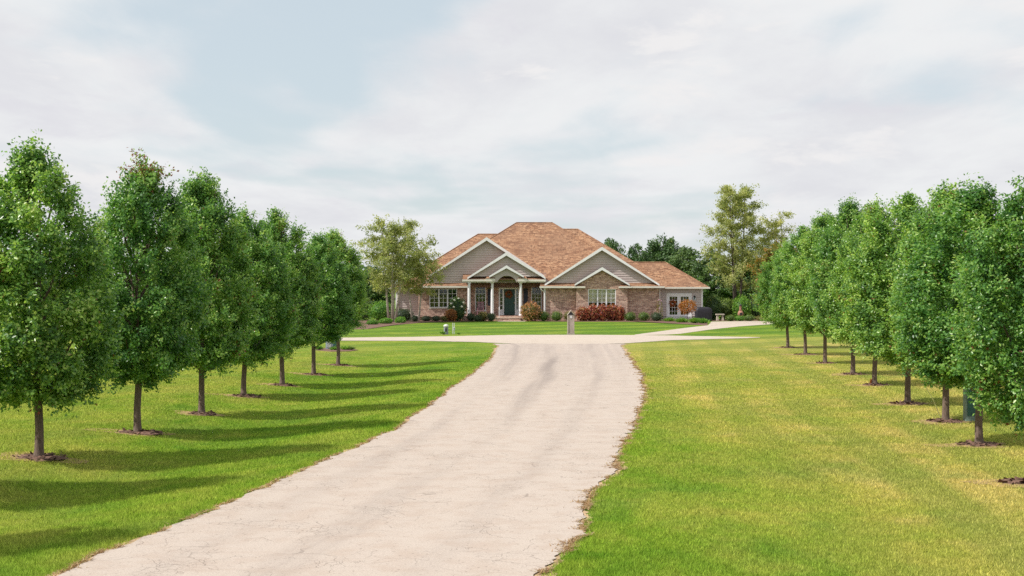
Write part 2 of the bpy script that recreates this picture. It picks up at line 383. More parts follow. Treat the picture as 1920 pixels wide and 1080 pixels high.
def ground_mat():
    m, t, out = new_mat('lawn_turf')
    p = t.add('ShaderNodeBsdfPrincipled'); t.l.new(p.outputs[0], out.inputs[0]); p.inputs['Roughness'].default_value = 1.0; p.inputs['Specular IOR Level'].default_value = 0.1
    gg = t.add('ShaderNodeGroup'); gg.node_tree = LAWN
    t.l.new(gg.outputs[0], p.inputs['Base Color'])
    pos = t.add('ShaderNodeNewGeometry').outputs['Position']
    n = t.noise(pos, 26.0, 4, 0.75); n2 = t.noise(pos, 5.0, 3, 0.6)
    bn = t.add('ShaderNodeBump'); bn.inputs['Strength'].default_value = 0.9; bn.inputs['Distance'].default_value = 0.05
    t.l.new(t.math('ADD', n, n2), bn.inputs['Height']); t.l.new(bn.outputs[0], p.inputs['Normal']); return m
M['lawn'] = ground_mat()
def blade_mat():
    m, t, out = new_mat('grass_blade')
    gg = t.add('ShaderNodeGroup'); gg.node_tree = LAWN
    at = t.add('ShaderNodeAttribute'); at.attribute_name = 'tone'
    col = t.mix(at.outputs['Fac'], t.mix(1.0, gg.outputs[0], (0.85, 0.95, 0.8), 'MULTIPLY'), t.mix(1.0, gg.outputs[0], (2.9, 2.75, 3.3), 'MULTIPLY'))
    d = t.add('ShaderNodeBsdfDiffuse'); t.l.new(col, d.inputs[0]); tr = t.add('ShaderNodeBsdfTranslucent'); t.l.new(col, tr.inputs[0])
    ms = t.add('ShaderNodeMixShader'); ms.inputs[0].default_value = 0.45
    t.l.new(d.outputs[0], ms.inputs[1]); t.l.new(tr.outputs[0], ms.inputs[2]); t.l.new(ms.outputs[0], out.inputs[0]); return m
M['blade'] = blade_mat()
M['dry'] = leafy('dead_grass', [(0.0, (0.24, 0.12, 0.06)), (0.5, (0.40, 0.24, 0.13)), (1.0, (0.55, 0.42, 0.25))], 0.3)

def drive_mat(name, base, crack=1.0, stain=1.0):
    m, t, out = new_mat(name)
    p = t.add('ShaderNodeBsdfPrincipled'); t.l.new(p.outputs[0], out.inputs[0]); p.inputs['Roughness'].default_value = 0.93; p.inputs['Specular IOR Level'].default_value = 0.2
    pos = t.add('ShaderNodeNewGeometry').outputs['Position']
    s = t.add('ShaderNodeSeparateXYZ'); t.l.new(pos, s.inputs[0]); X, Y = s.outputs[0], s.outputs[1]
    flat = t.scaled(pos, (1, 1, 0))
    fine = t.noise(flat, 42.0, 3, 0.8); mid = t.noise(flat, 2.1, 5, 0.65); big = t.noise(t.scaled(flat, (0.5, 0.13, 1)), 1.0, 4, 0.55, 0.5)
    col = t.ramp(fine, [(0.25, tuple(c * 0.70 for c in base)), (0.5, base), (0.75, tuple(min(1, c * 1.10) for c in base))])
    col = t.mix(t.maprange(mid, 0.42, 0.66, 0, 0.55), col, tuple(c * f for c, f in zip(base, (0.86, 0.80, 0.76))))
    # tyre-worn bands follow the drive through its own UV (u across, v along), darkest towards the junction
    uv = t.add('ShaderNodeUVMap').outputs[0]; su = t.add('ShaderNodeSeparateXYZ'); t.l.new(uv, su.inputs[0])
    streak = t.noise(t.scaled(uv, (22, 0.035, 1)), 1.0, 4, 0.6, 0.3); wander = t.noise(t.scaled(uv, (0.0, 0.05, 1)), 1.0, 2, 0.5); patch = t.noise(t.scaled(uv, (5.0, 0.05, 1), (5, 2, 0)), 1.0, 4, 0.6, 0.4)
    uu = t.math('ADD', su.outputs[0], t.math('MULTIPLY', t.math('SUBTRACT', wander, 0.5), 0.22))
    far = t.maprange(Y, 16, 50, 0.45, 1.0); tracks = None
    for c_, w_, g_ in ((0.44, 0.085, 1.0), (0.17, 0.09, 0.55), (0.74, 0.08, 0.45)):
        d_ = t.math('ABSOLUTE', t.math('SUBTRACT', uu, c_)); k_ = t.math('MULTIPLY', t.maprange(d_, 0.0, w_, 1, 0), g_)
        tracks = k_ if tracks is None else t.math('MAXIMUM', tracks, k_)
    tracks = t.math('MULTIPLY', t.math('MULTIPLY', tracks, t.maprange(patch, 0.34, 0.60, 0.1, 1.0)), t.maprange(streak, 0.30, 0.60, 0.35, 1.0))
    col = t.mix(t.math('MULTIPLY', tracks, t.math('MULTIPLY', far, 0.78 * stain)), col, (0.21, 0.175, 0.160))
    grey = t.math('MULTIPLY', t.maprange(Y, 30, 62, 0.10, 0.75), t.maprange(streak, 0.32, 0.66, 0.3, 1.0))
    col = t.mix(t.math('MULTIPLY', grey, 0.50 * stain), col, (0.27, 0.23, 0.215))
    # hairline cracks
    wob = t.add('ShaderNodeTexNoise'); t.l.new(flat, wob.inputs['Vector']); wob.inputs['Scale'].default_value = 1.7; wob.inputs['Detail'].default_value = 4
    add = t.add('ShaderNodeVectorMath', operation='MULTIPLY_ADD'); t.l.new(wob.outputs['Color'], add.inputs[0]); add.inputs[1].default_value = (0.7, 0.7, 0); t.l.new(flat, add.inputs[2])
    ck = None
    for sc_, wd, lo in ((0.9, 0.007, 0.50), (3.2, 0.017, 0.49), (6.5, 0.026, 0.53)):
        v = t.add('ShaderNodeTexVoronoi', feature='DISTANCE_TO_EDGE'); t.l.new(add.outputs[0], v.inputs['Vector']); v.inputs['Scale'].default_value = sc_
        c = t.maprange(v.outputs['Distance'], 0.0, wd, 1.0, 0.0, False)
        c = t.math('MULTIPLY', c, t.maprange(t.noise(t.scaled(flat, (1, 1, 1), (sc_ * 3, 1, 0)), 0.9, 3, 0.6), lo, lo + 0.12))
        ck = c if ck is None else t.math('MAXIMUM', ck, c)
    col = t.mix(t.math('MULTIPLY', ck, 0.55 * crack), col, (0.13, 0.10, 0.085))
    # grit: small dark stones
    vo = t.add('ShaderNodeTexVoronoi'); t.l.new(flat, vo.inputs['Vector']); vo.inputs['Scale'].default_value = 11.0
    col = t.mix(t.math('MULTIPLY', t.maprange(vo.outputs['Distance'], 0.22, 0.10), t.maprange(mid, 0.36, 0.62, 0.1, 0.6)), col, (0.19, 0.155, 0.135))
    t.l.new(col, p.inputs['Base Color'])
    bn = t.add('ShaderNodeBump'); bn.inputs['Strength'].default_value = 0.5; bn.inputs['Distance'].default_value = 0.01
    t.l.new(t.math('SUBTRACT', fine, ck), bn.inputs['Height']); t.l.new(bn.outputs[0], p.inputs['Normal']); return m
M['drive'] = drive_mat('pale_chip_seal', (0.455, 0.392, 0.343))
M['cross'] = drive_mat('pale_concrete', (0.50, 0.435, 0.37), 0.5, 0.35)
M['dirt'] = plain('dry_thatch_edge', (0.40, 0.28, 0.16), 0.95, 0.4, 8.0, bump=0.8)
M['mulch'] = plain('dark_bark_mulch', (0.15, 0.085, 0.062), 0.95, 0.5, 22.0, bump=1.0)
M['thatch'] = plain('scorched_grass', (0.33, 0.23, 0.10), 0.95, 0.35, 9.0, bump=0.6)

# ------------------------------------------------------------------ the ground, drives and beds
rng = np.random.default_rng(7)
LEFT_PX = [(110,1080),(180,1043),(287,1003),(383,967),(480,923),(547,893),(640,851),(740,807),(797,767),(840,733),(880,707),(907,685),(923,670),(935,650),(925,645)]
RIGHT_PX = [(1017,1080),(1040,1047),(1070,1007),(1087,967),(1113,920),(1150,880),(1173,833),(1190,785),(1203,757),(1208,727),(1200,703),(1187,683),(1173,663),(1162,648),(1172,645)]
LE = np.array([gp(*p) for p in LEFT_PX]); RE = np.array([gp(*p) for p in RIGHT_PX])
def extend(E):
    d = (E[2] - E[0]) / (E[2, 1] - E[0, 1]); return np.vstack([E[0] + d * (-14 - E[0, 1]), E])
LE, RE = extend(LE), extend(RE)
def xl(Y): return np.interp(Y, LE[:, 1], LE[:, 0])
def xr(Y): return np.interp(Y, RE[:, 1], RE[:, 0])

def zg(x, y):
    """shallow swale between the left tree row and the drive, gentle roll elsewhere"""
    x = np.asarray(x, float); y = np.asarray(y, float)
    a = xl(y); s = (x - a + 0.5) / (-8.6 - a + 0.5)
    fade = 1 - smooth(52, 66, y)
    z = -0.16 * np.where((s > 0) & (s < 1), np.sin(np.pi * np.clip(s, 0, 1)) ** 2, 0) * fade
    b = xr(y); q = (x - b - 0.5) / 7.0
    z = z - 0.05 * np.where((q > 0) & (q < 1), np.sin(np.pi * np.clip(q, 0, 1)) ** 2, 0) * fade
    return z

xs = np.concatenate([[-4000, -1500, -500, -200, -100, -60, -42], np.arange(-30, 30.01, 0.5), [42, 60, 100, 200, 500, 1500, 4000]])
ys = np.concatenate([[-400, -120, -50], np.arange(-14, 72.01, 0.5), [80, 90, 100, 120, 160, 250, 500, 1500, 6000]])
gx, gy = np.meshgrid(xs, ys); gz = zg(gx, gy)
mb = MB(); mb.v = list(zip(gx.ravel().tolist(), gy.ravel().tolist(), gz.ravel().tolist()))
nx = len(xs)
mb.f = [(j*nx+i, j*nx+i+1, (j+1)*nx+i+1, (j+1)*nx+i) for j in range(len(ys)-1) for i in range(nx-1)]
tag(obj('lawn', mb, M['lawn'], smooth_=True), kind='structure')

def jag(n, amp, seed, step=1):
    r = np.random.default_rng(seed); a = r.normal(size=n)
    k = np.array([1, 2, 3, 2, 1]) / 9.0; b = np.convolve(a, k, 'same'); c = np.convolve(r.normal(size=n), np.ones(25) / 25, 'same') * 2.2
    return (b * 0.8 + c + a * 0.25) * amp
def strip(name, lo, hi, z, mat, cells=5):
    """sheet between two edge curves given as functions arrays over a shared parameter"""
    mb = MB(); n = len(lo)
    for i in range(n):
        for k in range(cells + 1):
            t = k / cells; p = lo[i] * (1 - t) + hi[i] * t; mb.v.append((p[0], p[1], z))
    for i in range(n - 1):
        for k in range(cells):
            a = i * (cells + 1) + k
            mb.f.append((a, a + 1, a + cells + 2, a + cells + 1))
    o = obj(name, mb, mat); uvl = o.data.uv_layers.new(name='UVMap').data
    for L in o.data.loops: uvl[L.index].uv = ((L.vertex_index % (cells + 1)) / cells, mb.v[L.vertex_index][1])
    return tag(o, kind='structure')
def fix_up(o):
    """flip faces that look down"""
    me = o.data
    if sum(p.normal.z for p in me.polygons) < 0: me.flip_normals()
YY = np.arange(-13.5, LE[-1, 1] + 0.1, 0.10)
jl, jr = jag(len(YY), 0.05, 3), jag(len(YY), 0.065, 4)
lo = np.stack([xl(YY) + jl, YY], 1); hi = np.stack([xr(YY) + jr, YY], 1)
fix_up(strip('driveway', lo, hi, 0.016, M['drive']))
dl = jag(len(YY), 0.07, 5); dr = jag(len(YY), 0.10, 6)
fix_up(strip('drive_verge', np.stack([xl(YY) - 0.10 + dl, YY], 1), np.stack([xr(YY) + 0.14 + dr, YY], 1), 0.004, M['dirt']))
# the drive that crosses in front of the house
UP = [(420,634.5),(560,634),(645,633.5),(780,631.8),(900,629.5),(960,628.3),(1080,628.0),(1180,628.4),(1260,629.5),(1340,631),(1400,632),(1425,632.6)]
DN = [(420,638.6),(560,638.8),(645,639),(780,639.3),(890,641.5),(960,644.5),(1120,645.2),(1180,643.6),(1260,638),(1340,635.8),(1400,634.3),(1425,633.2)]
cx = np.linspace(420, 1425, 420)
up = np.array([gp(x, np.interp(x, *zip(*UP))) for x in cx]); dn = np.array([gp(x, np.interp(x, *zip(*DN))) for x in cx])
up[:, 1] += jag(len(cx), 0.08, 8); dn[:, 1] += jag(len(cx), 0.08, 9)
fix_up(strip('cross_drive', dn, up, 0.012, M['cross'], cells=3))
# the spur that swings up to the garage court
SU = [(1190,627.6),(1240,621),(1284,615),(1328,610),(1334,603.2),(1380,602.5),(1450,602),(1560,601.6)]
SD = [(1190,629.0),(1250,627.6),(1275,626),(1328,618.5),(1350,616),(1387,612),(1450,607.6),(1560,604.6)]
cx = np.linspace(1190, 1560, 150)
fix_up(strip('garage_spur', np.array([gp(x, np.interp(x, *zip(*SD))) for x in cx]), np.array([gp(x, np.interp(x, *zip(*SU))) for x in cx]), 0.008, M['cross'], cells=2))
# front walk at the steps
mb = MB().box(-1.2, 1.1, 115.4, 116.75, 0.0, 0.03); tag(obj('front_walk', mb, M['cross']), kind='structure')
# planting beds along the house
def bed(name, pts, z=0.02, mat='mulch'):
    P = [gp(*p) for p in pts]
    c = (sum(p[0] for p in P) / len(P), sum(p[1] for p in P) / len(P)); mb = MB()
    mb.v = [(c[0], c[1], z + 0.04)] + [(a, b, z) for a, b in P] + [(a + (a - c[0]) * 0.01, b + (b - c[1]) * 0.01, -0.02) for a, b in P]; n = len(P)
    mb.f = [(0, 1 + i, 1 + (i + 1) % n) for i in range(n)] + [(1 + i, 1 + n + i, 1 + n + (i + 1) % n, 1 + (i + 1) % n) for i in range(n)]
    o = obj(name, mb, M[mat]); fix_up(o); return tag(o, kind='structure')
def ybed(edge, back): return edge + [(x, y) for x, y in reversed(back)]
bed('mulch_bed', ybed([(630,618),(690,617),(720,612),(760,608),(800,604.6),(870,603.0),(925,602.6)], [(630,600),(690,600),(760,598),(870,600),(925,600.5)]))
bed('mulch_bed', ybed([(982,602.8),(1080,603.2),(1180,603.6),(1240,604.6),(1290,608.5),(1326,610.5)], [(982,601),(1080,601.6),(1180,601.8),(1240,601.2),(1290,600.6),(1326,601)]))
bed('mulch_bed', ybed([(1336,602.2),(1400,601.8),(1500,601.2),(1640,601)], [(1336,599),(1400,597),(1500,596),(1640,596)]))

# ------------------------------------------------------------------ the house
HY = 118.0
house = thing('brick_house', 'sprawling brick and taupe siding ranch house with tan shingle roofs and white trim', 'house', (0.0, HY, 0.0))
def hp(name, mb, mat, uv=False, parent=None): return obj(name, mb, M[mat], parent or house, uv=uv)

def wall_sheet(x0, x1, z0, z1, y, holes, depth=0.16):
    """front wall with real openings: front face in cells plus the reveals"""
    mb = MB(); X = sorted({x0, x1, *[h[0] for h in holes], *[h[1] for h in holes]}); Z = sorted({z0, z1, *[h[2] for h in holes], *[h[3] for h in holes]})
    for i in range(len(X) - 1):
        for j in range(len(Z) - 1):
            cx_, cz_ = (X[i] + X[i+1]) / 2, (Z[j] + Z[j+1]) / 2
            if any(h[0] < cx_ < h[1] and h[2] < cz_ < h[3] for h in holes): continue
            mb.quad((X[i], y, Z[j]), (X[i+1], y, Z[j]), (X[i+1], y, Z[j+1]), (X[i], y, Z[j+1]))
    for a, b, c, d in holes:
        e = y + depth
        mb.quad((a, y, c), (a, y, d), (a, e, d), (a, e, c)); mb.quad((b, y, c), (b, e, c), (b, e, d), (b, y, d))
        mb.quad((a, y, d), (b, y, d), (b, e, d), (a, e, d)); mb.quad((a, y, c), (a, e, c), (b, e, c), (b, y, c))
    return mb

def hip_roof(x0, x1, y0, y1, ze, rise_run, zr_off=0.0, thick=0.10):
    D = (y1 - y0) / 2; zr = ze + rise_run * D; ym = (y0 + y1) / 2
    a, b, c, d = (x0, y0, ze), (x1, y0, ze), (x1, y1, ze), (x0, y1, ze); r0, r1 = (x0 + D, ym, zr), (x1 - D, ym, zr)
    mb = MB(); mb.quad(a, b, r1, r0); mb.quad(b, c, r1); mb.quad(c, d, r0, r1); mb.quad(d, a, r0); mb.quad(a, d, c, b)
    return mb, r0, r1
PITCH = 0.66
def cap_line(mb, p, q, r=0.07):
    p, q = Vector(p), Vector(q); mb.tube([p, q], [r, r], 6)

# main hips: three ridges at three heights
mm, r0, r1 = hip_roof(-8.56, 12.65, 118.0, 135.9, 2.86, PITCH); hp('main_roof', mm, 'shingle', True)
cap = MB(); cap_line(cap, r0, r1); cap_line(cap, (-8.56, 118, 2.86), r0, 0.05); cap_line(cap, (12.65, 118, 2.86), r1, 0.05)
ml, l0, l1 = hip_roof(-10.6, 9.0, 120.5, 135.4, 2.84, PITCH); hp('left_roof', ml, 'shingle', True); cap_line(cap, l0, l1); cap_line(cap, (-10.6, 120.5, 2.84), l0, 0.05)
mr, q0, q1 = hip_roof(-8.4, 14.03, 118.06, 134.1, 2.84, PITCH); hp('right_roof', mr, 'shingle', True); cap_line(cap, q0, q1); cap_line(cap, (14.03, 118.06, 2.84), q1, 0.05)
mg, g0, g1 = hip_roof(5.0, 16.75, 118.1, 124.68, 2.86, PITCH); hp('garage_roof', mg, 'shingle', True); cap_line(cap, g0, g1); cap_line(cap, (16.75, 118.1, 2.86), g1, 0.05)
hp('ridge_cap', cap, 'shingle', True)

def gable_roof(xa, za, half, zl, y0, y1, t=0.13):
    """two sloping slabs meeting at the ridge"""
    mb = MB(); mb.prism([(xa - half, zl), (xa, za - t), (xa, za), (xa - half, zl + t)][::1], y0, y1); mb.prism([(xa, za - t), (xa + half, zl), (xa + half, zl + t), (xa, za)], y0, y1); return mb
def rake(xa, za, half, zl, y, wd=0.23, dp=0.05, ext=0.0):
    """the pair of white boards along a gable edge, set 5 cm in front of the roof slabs"""
    boards = []
    for sgn in (-1, 1):
        xe, m = xa + sgn * half, (za - zl) / half
        poly = [(xe, zl - wd * 0.62), (xa, za - wd * 1.18), (xa, za + 0.015), (xe, zl + 0.015 + 0.0)]
        if sgn > 0: poly = poly[::-1]
        boards.append(MB().prism(poly, y - dp, y))
    return boards
def siding_gable(part, xa, za, half, zb, y, pitch=0.20, hole=None):
    """lap boards, each its own piece"""
    z = zb; m = (za - zb) / half
    while z < za - 0.12:
        z1 = min(z + pitch, za - 0.02); w0, w1 = half * (za - z) / (za - zb), half * (za - z1) / (za - zb)
        segs = [(xa - w0, xa + w0, xa - w1, xa + w1)]
        if hole: segs = hole(z, z1, segs[0])
        for a, b, c, d in segs:
            mb = MB().hexa([(a, y - 0.042, z), (b, y - 0.042, z), (b, y + 0.01, z), (a, y + 0.01, z)], [(c, y - 0.006, z1 - 0.002), (d, y - 0.006, z1 - 0.002), (d, y + 0.01, z1 - 0.002), (c, y + 0.01, z1 - 0.002)])
            hp('siding_board', mb, 'siding', parent=part)
        z = z1
def siding_wall(part, x0, x1, z0, z1, y, holes=(), pitch=0.20):
    z = z0
    while z < z1 - 0.02:
        t = min(z + pitch, z1); segs = [(x0, x1)]
        for a, b, c, d in holes:
            if c < (z + t) / 2 < d:
                new = []
                for s0, s1 in segs:
                    if a > s0: new.append((s0, min(a, s1)))
                    if b < s1: new.append((max(b, s0), s1))
                segs = new
        for a, b in segs:
            hp('siding_board', MB().hexa([(a, y - 0.042, z), (b, y - 0.042, z), (b, y + 0.01, z), (a, y + 0.01, z)], [(a, y - 0.006, t - 0.002), (b, y - 0.006, t - 0.002), (b, y + 0.01, t - 0.002), (a, y + 0.01, t - 0.002)]), 'siding', parent=part)
        z = t

# interior: a shell of dim rooms so that the panes look into depth
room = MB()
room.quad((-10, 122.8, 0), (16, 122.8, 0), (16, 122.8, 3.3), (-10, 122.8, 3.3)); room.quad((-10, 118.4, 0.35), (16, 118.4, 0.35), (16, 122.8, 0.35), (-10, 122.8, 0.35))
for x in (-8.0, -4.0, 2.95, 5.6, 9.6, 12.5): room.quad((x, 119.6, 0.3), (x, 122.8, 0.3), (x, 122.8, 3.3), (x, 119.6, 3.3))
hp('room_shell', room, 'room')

def window(x0, x1, z0, z1, y, sashes=3, cols=2, rows=4, fr=0.07, name='window'):
    """white frame, mullions between sashes, muntin bars, one pane per sash, stone sill"""
    w_ = MB(); d0, d1 = y - 0.03, y + 0.10
    w_.box(x0, x0 + fr, d0, d1, z0, z1); w_.box(x1 - fr, x1, d0, d1, z0, z1); w_.box(x0 + fr, x1 - fr, d0, d1, z1 - fr, z1); w_.box(x0 + fr, x1 - fr, d0, d1, z0, z0 + fr)
    W = (x1 - x0 - 2 * fr); sw = W / sashes; mu = 0.11
    win = hp(name, w_, 'white')
    for s in range(sashes):
        a = x0 + fr + s * sw + (mu / 2 if s else 0); b = x0 + fr + (s + 1) * sw - (mu / 2 if s < sashes - 1 else 0)
        if s: hp('mullion', MB().box(a - mu, a, d0 - 0.004, d1, z0 + fr + 0.002, z1 - fr - 0.002), 'white', parent=win)
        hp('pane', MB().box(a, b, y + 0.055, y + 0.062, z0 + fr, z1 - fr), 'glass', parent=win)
        bw = 0.016
        for c in range(1, cols): xx = a + (b - a) * c / cols; hp('muntin', MB().box(xx - bw, xx + bw, y + 0.030, y + 0.052, z0 + fr, z1 - fr), 'white', parent=win)
        for r in range(1, rows):
            zz = z0 + fr + (z1 - z0 - 2 * fr) * r / rows; hp('muntin', MB().box(a, b, y + 0.027, y + 0.050, zz - bw, zz + bw), 'white', parent=win)
    hp('sill', MB().box(x0 - 0.08, x1 + 0.08, y - 0.09, y + 0.05, z0 - 0.09, z0 - 0.004), 'stone', parent=win)
    return win

# ---- left front: brick wall, pent roof and the wide siding gable
yL = 118.6
wl = (px(805, yL), px(857, yL), pz(577, yL), pz(541, yL))
hp('left_brick_wall', wall_sheet(px(784, yL), px(881, yL), -0.05, 2.84, yL, [wl]), 'brick', True)
hp('left_brick_return', MB().quad((px(784, yL), 121.2, -0.05), (px(784, yL), yL, -0.05), (px(784, yL), yL, 2.84), (px(784, yL), 121.2, 2.84)), 'brick', True)
window(*wl, yL + 0.06)
gx1, gz1 = px(912.6, yL), pz(447.5, yL); hg1 = 4.95; zl1 = gz1 - 0.663 * hg1
gb1 = hp('left_gable', MB().prism([(gx1 - hg1 + 0.42, zl1 + 0.28), (gx1 + hg1 - 0.42, zl1 + 0.28), (gx1, gz1 - 0.02)], yL + 0.012, yL + 0.1), 'siding')
zb1 = 3.20; half1 = hg1 * (gz1 - zb1) / (gz1 - zl1)
siding_gable(gb1, gx1, gz1 - 0.10, half1 - 0.16, zb1, yL)
hp('left_gable_roof', gable_roof(gx1, gz1 + 0.10, hg1, zl1 - 0.03, yL - 0.40, 126.5), 'shingle', True)
for b in rake(gx1, gz1 + 0.10, hg1, zl1 + 0.10, yL - 0.402): hp('rake_board', b, 'white')
# pent roof and gutter under the gable
def pent(x0, x1, yw, yf, zt, ze):
    return MB().hexa([(x0, yf, ze - 0.02), (x1, yf, ze - 0.02), (x1, yw, ze - 0.02), (x0, yw, ze - 0.02)], [(x0, yf, ze), (x1, yf, ze), (x1, yw, zt), (x0, yw, zt)])
hp('left_pent_roof', pent(px(793, yL), px(879, yL), yL - 0.03, yL - 0.50, 3.22, 2.97), 'shingle', True)
hp('left_gutter', MB().box(px(792, yL), px(880, yL), yL - 0.61, yL - 0.49, 2.82, 2.965).box(px(793, yL), px(879, yL), yL - 0.49, yL - 0.01, 2.845, 2.93), 'gutter')

# ---- far left: recessed siding wing behind the birch
ys_ = 121.0
lw_ = hp('left_wing_wall', MB().box(-10.1, px(784, yL) + 0.3, ys_ + 0.012, ys_ + 0.2, -0.05, 2.86), 'siding')
siding_wall(lw_, -10.1, px(784, yL) - 0.01, 0.15, 2.80, ys_)
hp('left_wing_side', MB().quad((-10.1, 134.5, -0.05), (-10.1, ys_ + 0.012, -0.05), (-10.1, ys_ + 0.012, 2.86), (-10.1, 134.5, 2.86)), 'siding')
hp('left_wing_gutter', MB().box(-10.72, -8.0, 120.36, 120.5, 2.73, 2.87), 'gutter')
hp('corner_board', MB().box(-10.15, -10.0, ys_ - 0.05, ys_ + 0.05, 0, 2.8), 'white')
hp('downspout', MB().box(-9.98, -9.88, ys_ - 0.13, ys_ - 0.04, 0.1, 2.75), 'gutter')

# ---- porch
yP, yD = 117.6, 119.4
fan_c, fan_r = (px(954, yD), 2.80), 0.86
dx0, dx1 = px(945, yD), px(965.5, yD)
ex0, ex1 = px(935.3, yD), px(973.2, yD)
lwin = (px(890.6, yD), px(911.5, yD), pz(583, yD), pz(534, yD)); rwin = (px(996, yD), px(1016, yD), pz(583, yD), pz(534, yD))
hp('porch_brick_wall', wall_sheet(-3.95, 2.95, 0.40, 4.1, yD, [lwin, rwin, (ex0, ex1, 0.45, 2.80), ]), 'brick', True)
hp('porch_side_wall', MB().quad((-3.95, yD, 0), (-3.95, yL + 0.01, 0), (-3.95, yL + 0.01, 3.4), (-3.95, yD, 3.4)), 'brick', True)
for wn in (lwin, rwin):
    o = window(*wn, yD + 0.04, 1, 3, 6, 0.08)
    a, b, c, d = wn; n = 14; top = MB(); mx, rr = (a + b) / 2, (b - a) / 2 - 0.08
    poly = [(a + 0.081, d - 0.081)] + [(mx - rr * math.cos(math.pi * k / n), d - 0.36 + 0.28 * math.sin(math.pi * k / n)) for k in range(n + 1)]
    hp('arch_spandrel', MB().prism(poly[:n // 2 + 2] + [(mx, d - 0.081)], yD + 0.015, yD + 0.06), 'white', parent=o)
    poly2 = [(2 * mx - x, z) for x, z in poly[:n // 2 + 2] + [(mx, d - 0.081)]][::-1]
    hp('arch_spandrel', MB().prism(poly2, yD + 0.015, yD + 0.06), 'white', parent=o)
for a, b in ((px(914.5, yD), px(921, yD)), (px(981.5, yD), px(989.5, yD))):
    s = MB().box(a, b, yD - 0.05, yD - 0.005, pz(573, yD), pz(541, yD)); o = hp('shutter', s, 'shutter')
    g = MB()
    for k in range(16): zz = pz(573, yD) + 0.06 + k * 0.085; g.hexa([(a + .03, yD - .062, zz), (b - .03, yD - .062, zz), (b - .03, yD - .05, zz), (a + .03, yD - .05, zz)], [(a + .03, yD - .053, zz + .06), (b - .03, yD - .053, zz + .06), (b - .03, yD - .05, zz + .06), (a + .03, yD - .05, zz + .06)])
    hp('louvre', g, 'shutter', parent=o)
# entrance: casing, door, sidelights, fanlight
yE = yD + 0.05
cas = MB(); zt = 2.80
for a, b in ((ex0, ex0 + 0.10), (dx0 - 0.13, dx0), (dx1, dx1 + 0.13), (ex1 - 0.10, ex1)): cas.box(a, b, yE - 0.06, yE + 0.08, 0.47, zt - 0.10)
cas.box(ex0, ex1, yE - 0.07, yE + 0.08, zt - 0.098, zt + 0.03)
door_frame = hp('door_casing', cas, 'white')
door = hp('front_door', MB().box(dx0, dx1, yE + 0.01, yE + 0.06, 0.50, zt - 0.10), 'door')
pn = MB()
for i in range(2):
    for z0, z1 in ((0.65, 1.25), (1.35, 2.1), (2.2, 2.6)):
        a = dx0 + 0.12 + i * 0.38; pn.box(a, a + 0.29, yE - 0.006, yE + 0.008, z0, z1)
hp('door_panel', pn, 'door', parent=door)
hp('handle', MB().tube([(dx1 - 0.07, yE - 0.05, 1.42), (dx1 - 0.07, yE - 0.05, 1.62)], [0.02, 0.02], 8).box(dx1 - 0.09, dx1 - 0.05, yE - 0.04, yE + 0.01, 1.45, 1.49), 'brass', parent=door)
for a, b in ((ex0 + 0.102, dx0 - 0.132), (dx1 + 0.132, ex1 - 0.102)):
    sl = hp('sidelight', MB().box(a, b, yE - 0.02, yE + 0.06, 0.47, 0.95), 'white')
    hp('pane', MB().box(a, b, yE + 0.02, yE + 0.028, 0.952, zt - 0.10), 'glass', parent=sl)
    for k in range(1, 5): zz = 0.95 + 1.75 * k / 5; hp('muntin', MB().box(a, b, yE - 0.005, yE + 0.018, zz - 0.018, zz + 0.018), 'white', parent=sl)
# fanlight stands proud of the brick face, in the vault
yF = yD - 0.03
arc = lambda r, k, n: (fan_c[0] + r * math.cos(math.pi * k / n), zt + 0.035 + r * math.sin(math.pi * k / n))
mb = MB(); n = 24
for k in range(n):
    (a, b), (c, d) = arc(fan_r, k, n), arc(fan_r, k + 1, n); (e, f), (g, h) = arc(fan_r - 0.08, k, n), arc(fan_r - 0.08, k + 1, n)
    mb.hexa([(e, yF - 0.05, f), (a, yF - 0.05, b), (a, yF + 0.02, b), (e, yF + 0.02, f)], [(g, yF - 0.05, h), (c, yF - 0.05, d), (c, yF + 0.02, d), (g, yF + 0.02, h)])
fan = hp('fanlight', mb, 'white')
hp('pane', MB().prism([arc(fan_r - 0.08, k, n) for k in range(n + 1)], yF - 0.012, yF - 0.006), 'glass', parent=fan)
hp('fanlight_backing', MB().prism([arc(fan_r - 0.08, k, n) for k in range(n + 1)], yF + 0.004, yF + 0.02), 'shutter', parent=fan)
g = MB()
for k in (4, 8, 12, 16, 20):
    a, b = arc(0.25, k, n), arc(fan_r - 0.08, k, n); g.tube([(a[0], yF - 0.02, a[1]), (b[0], yF - 0.02, b[1])], [0.014, 0.014], 4)
for r in (0.25, 0.52): g.tube([(arc(r, k, n)[0], yF - 0.022, arc(r, k, n)[1]) for k in range(n + 1)], [0.014] * (n + 1), 4)
hp('muntin', g, 'white', parent=fan)

# porch floor, step, ceiling
fl = hp('porch_floor', MB().box(-4.15, 2.95, 117.25, yD, -0.05, 0.44), 'brick', True)
hp('porch_step', MB().box(px(929, 117), px(976, 117), 116.72, 117.245, -0.05, 0.26), 'brick', True, parent=fl)
hp('porch_tread', MB().box(px(928, 117), px(977, 117), 116.68, 117.24, 0.262, 0.30), 'stone', True, parent=fl)
for a, b in ((-4.0, -1.50), (0.62, 2.9)): hp('porch_ceiling', MB().box(a, b, 117.5, yD - 0.004, 3.36, 3.42), 'white')
# beam and gutter
for a, b in ((px(867.5, yP), px(912, yP)), (px(986, yP), 2.84)):
    hp('porch_beam', MB().box(a, b, 117.35, 117.60, 3.28, 3.36), 'white'); hp('porch_gutter', MB().box(a - .03, b, 117.18, 117.34, 3.362, 3.52), 'gutter')
hp('porch_pent_roof', pent(px(867.5, yP), 2.84, 118.62, 117.30, 3.98, 3.525), 'shingle', True)
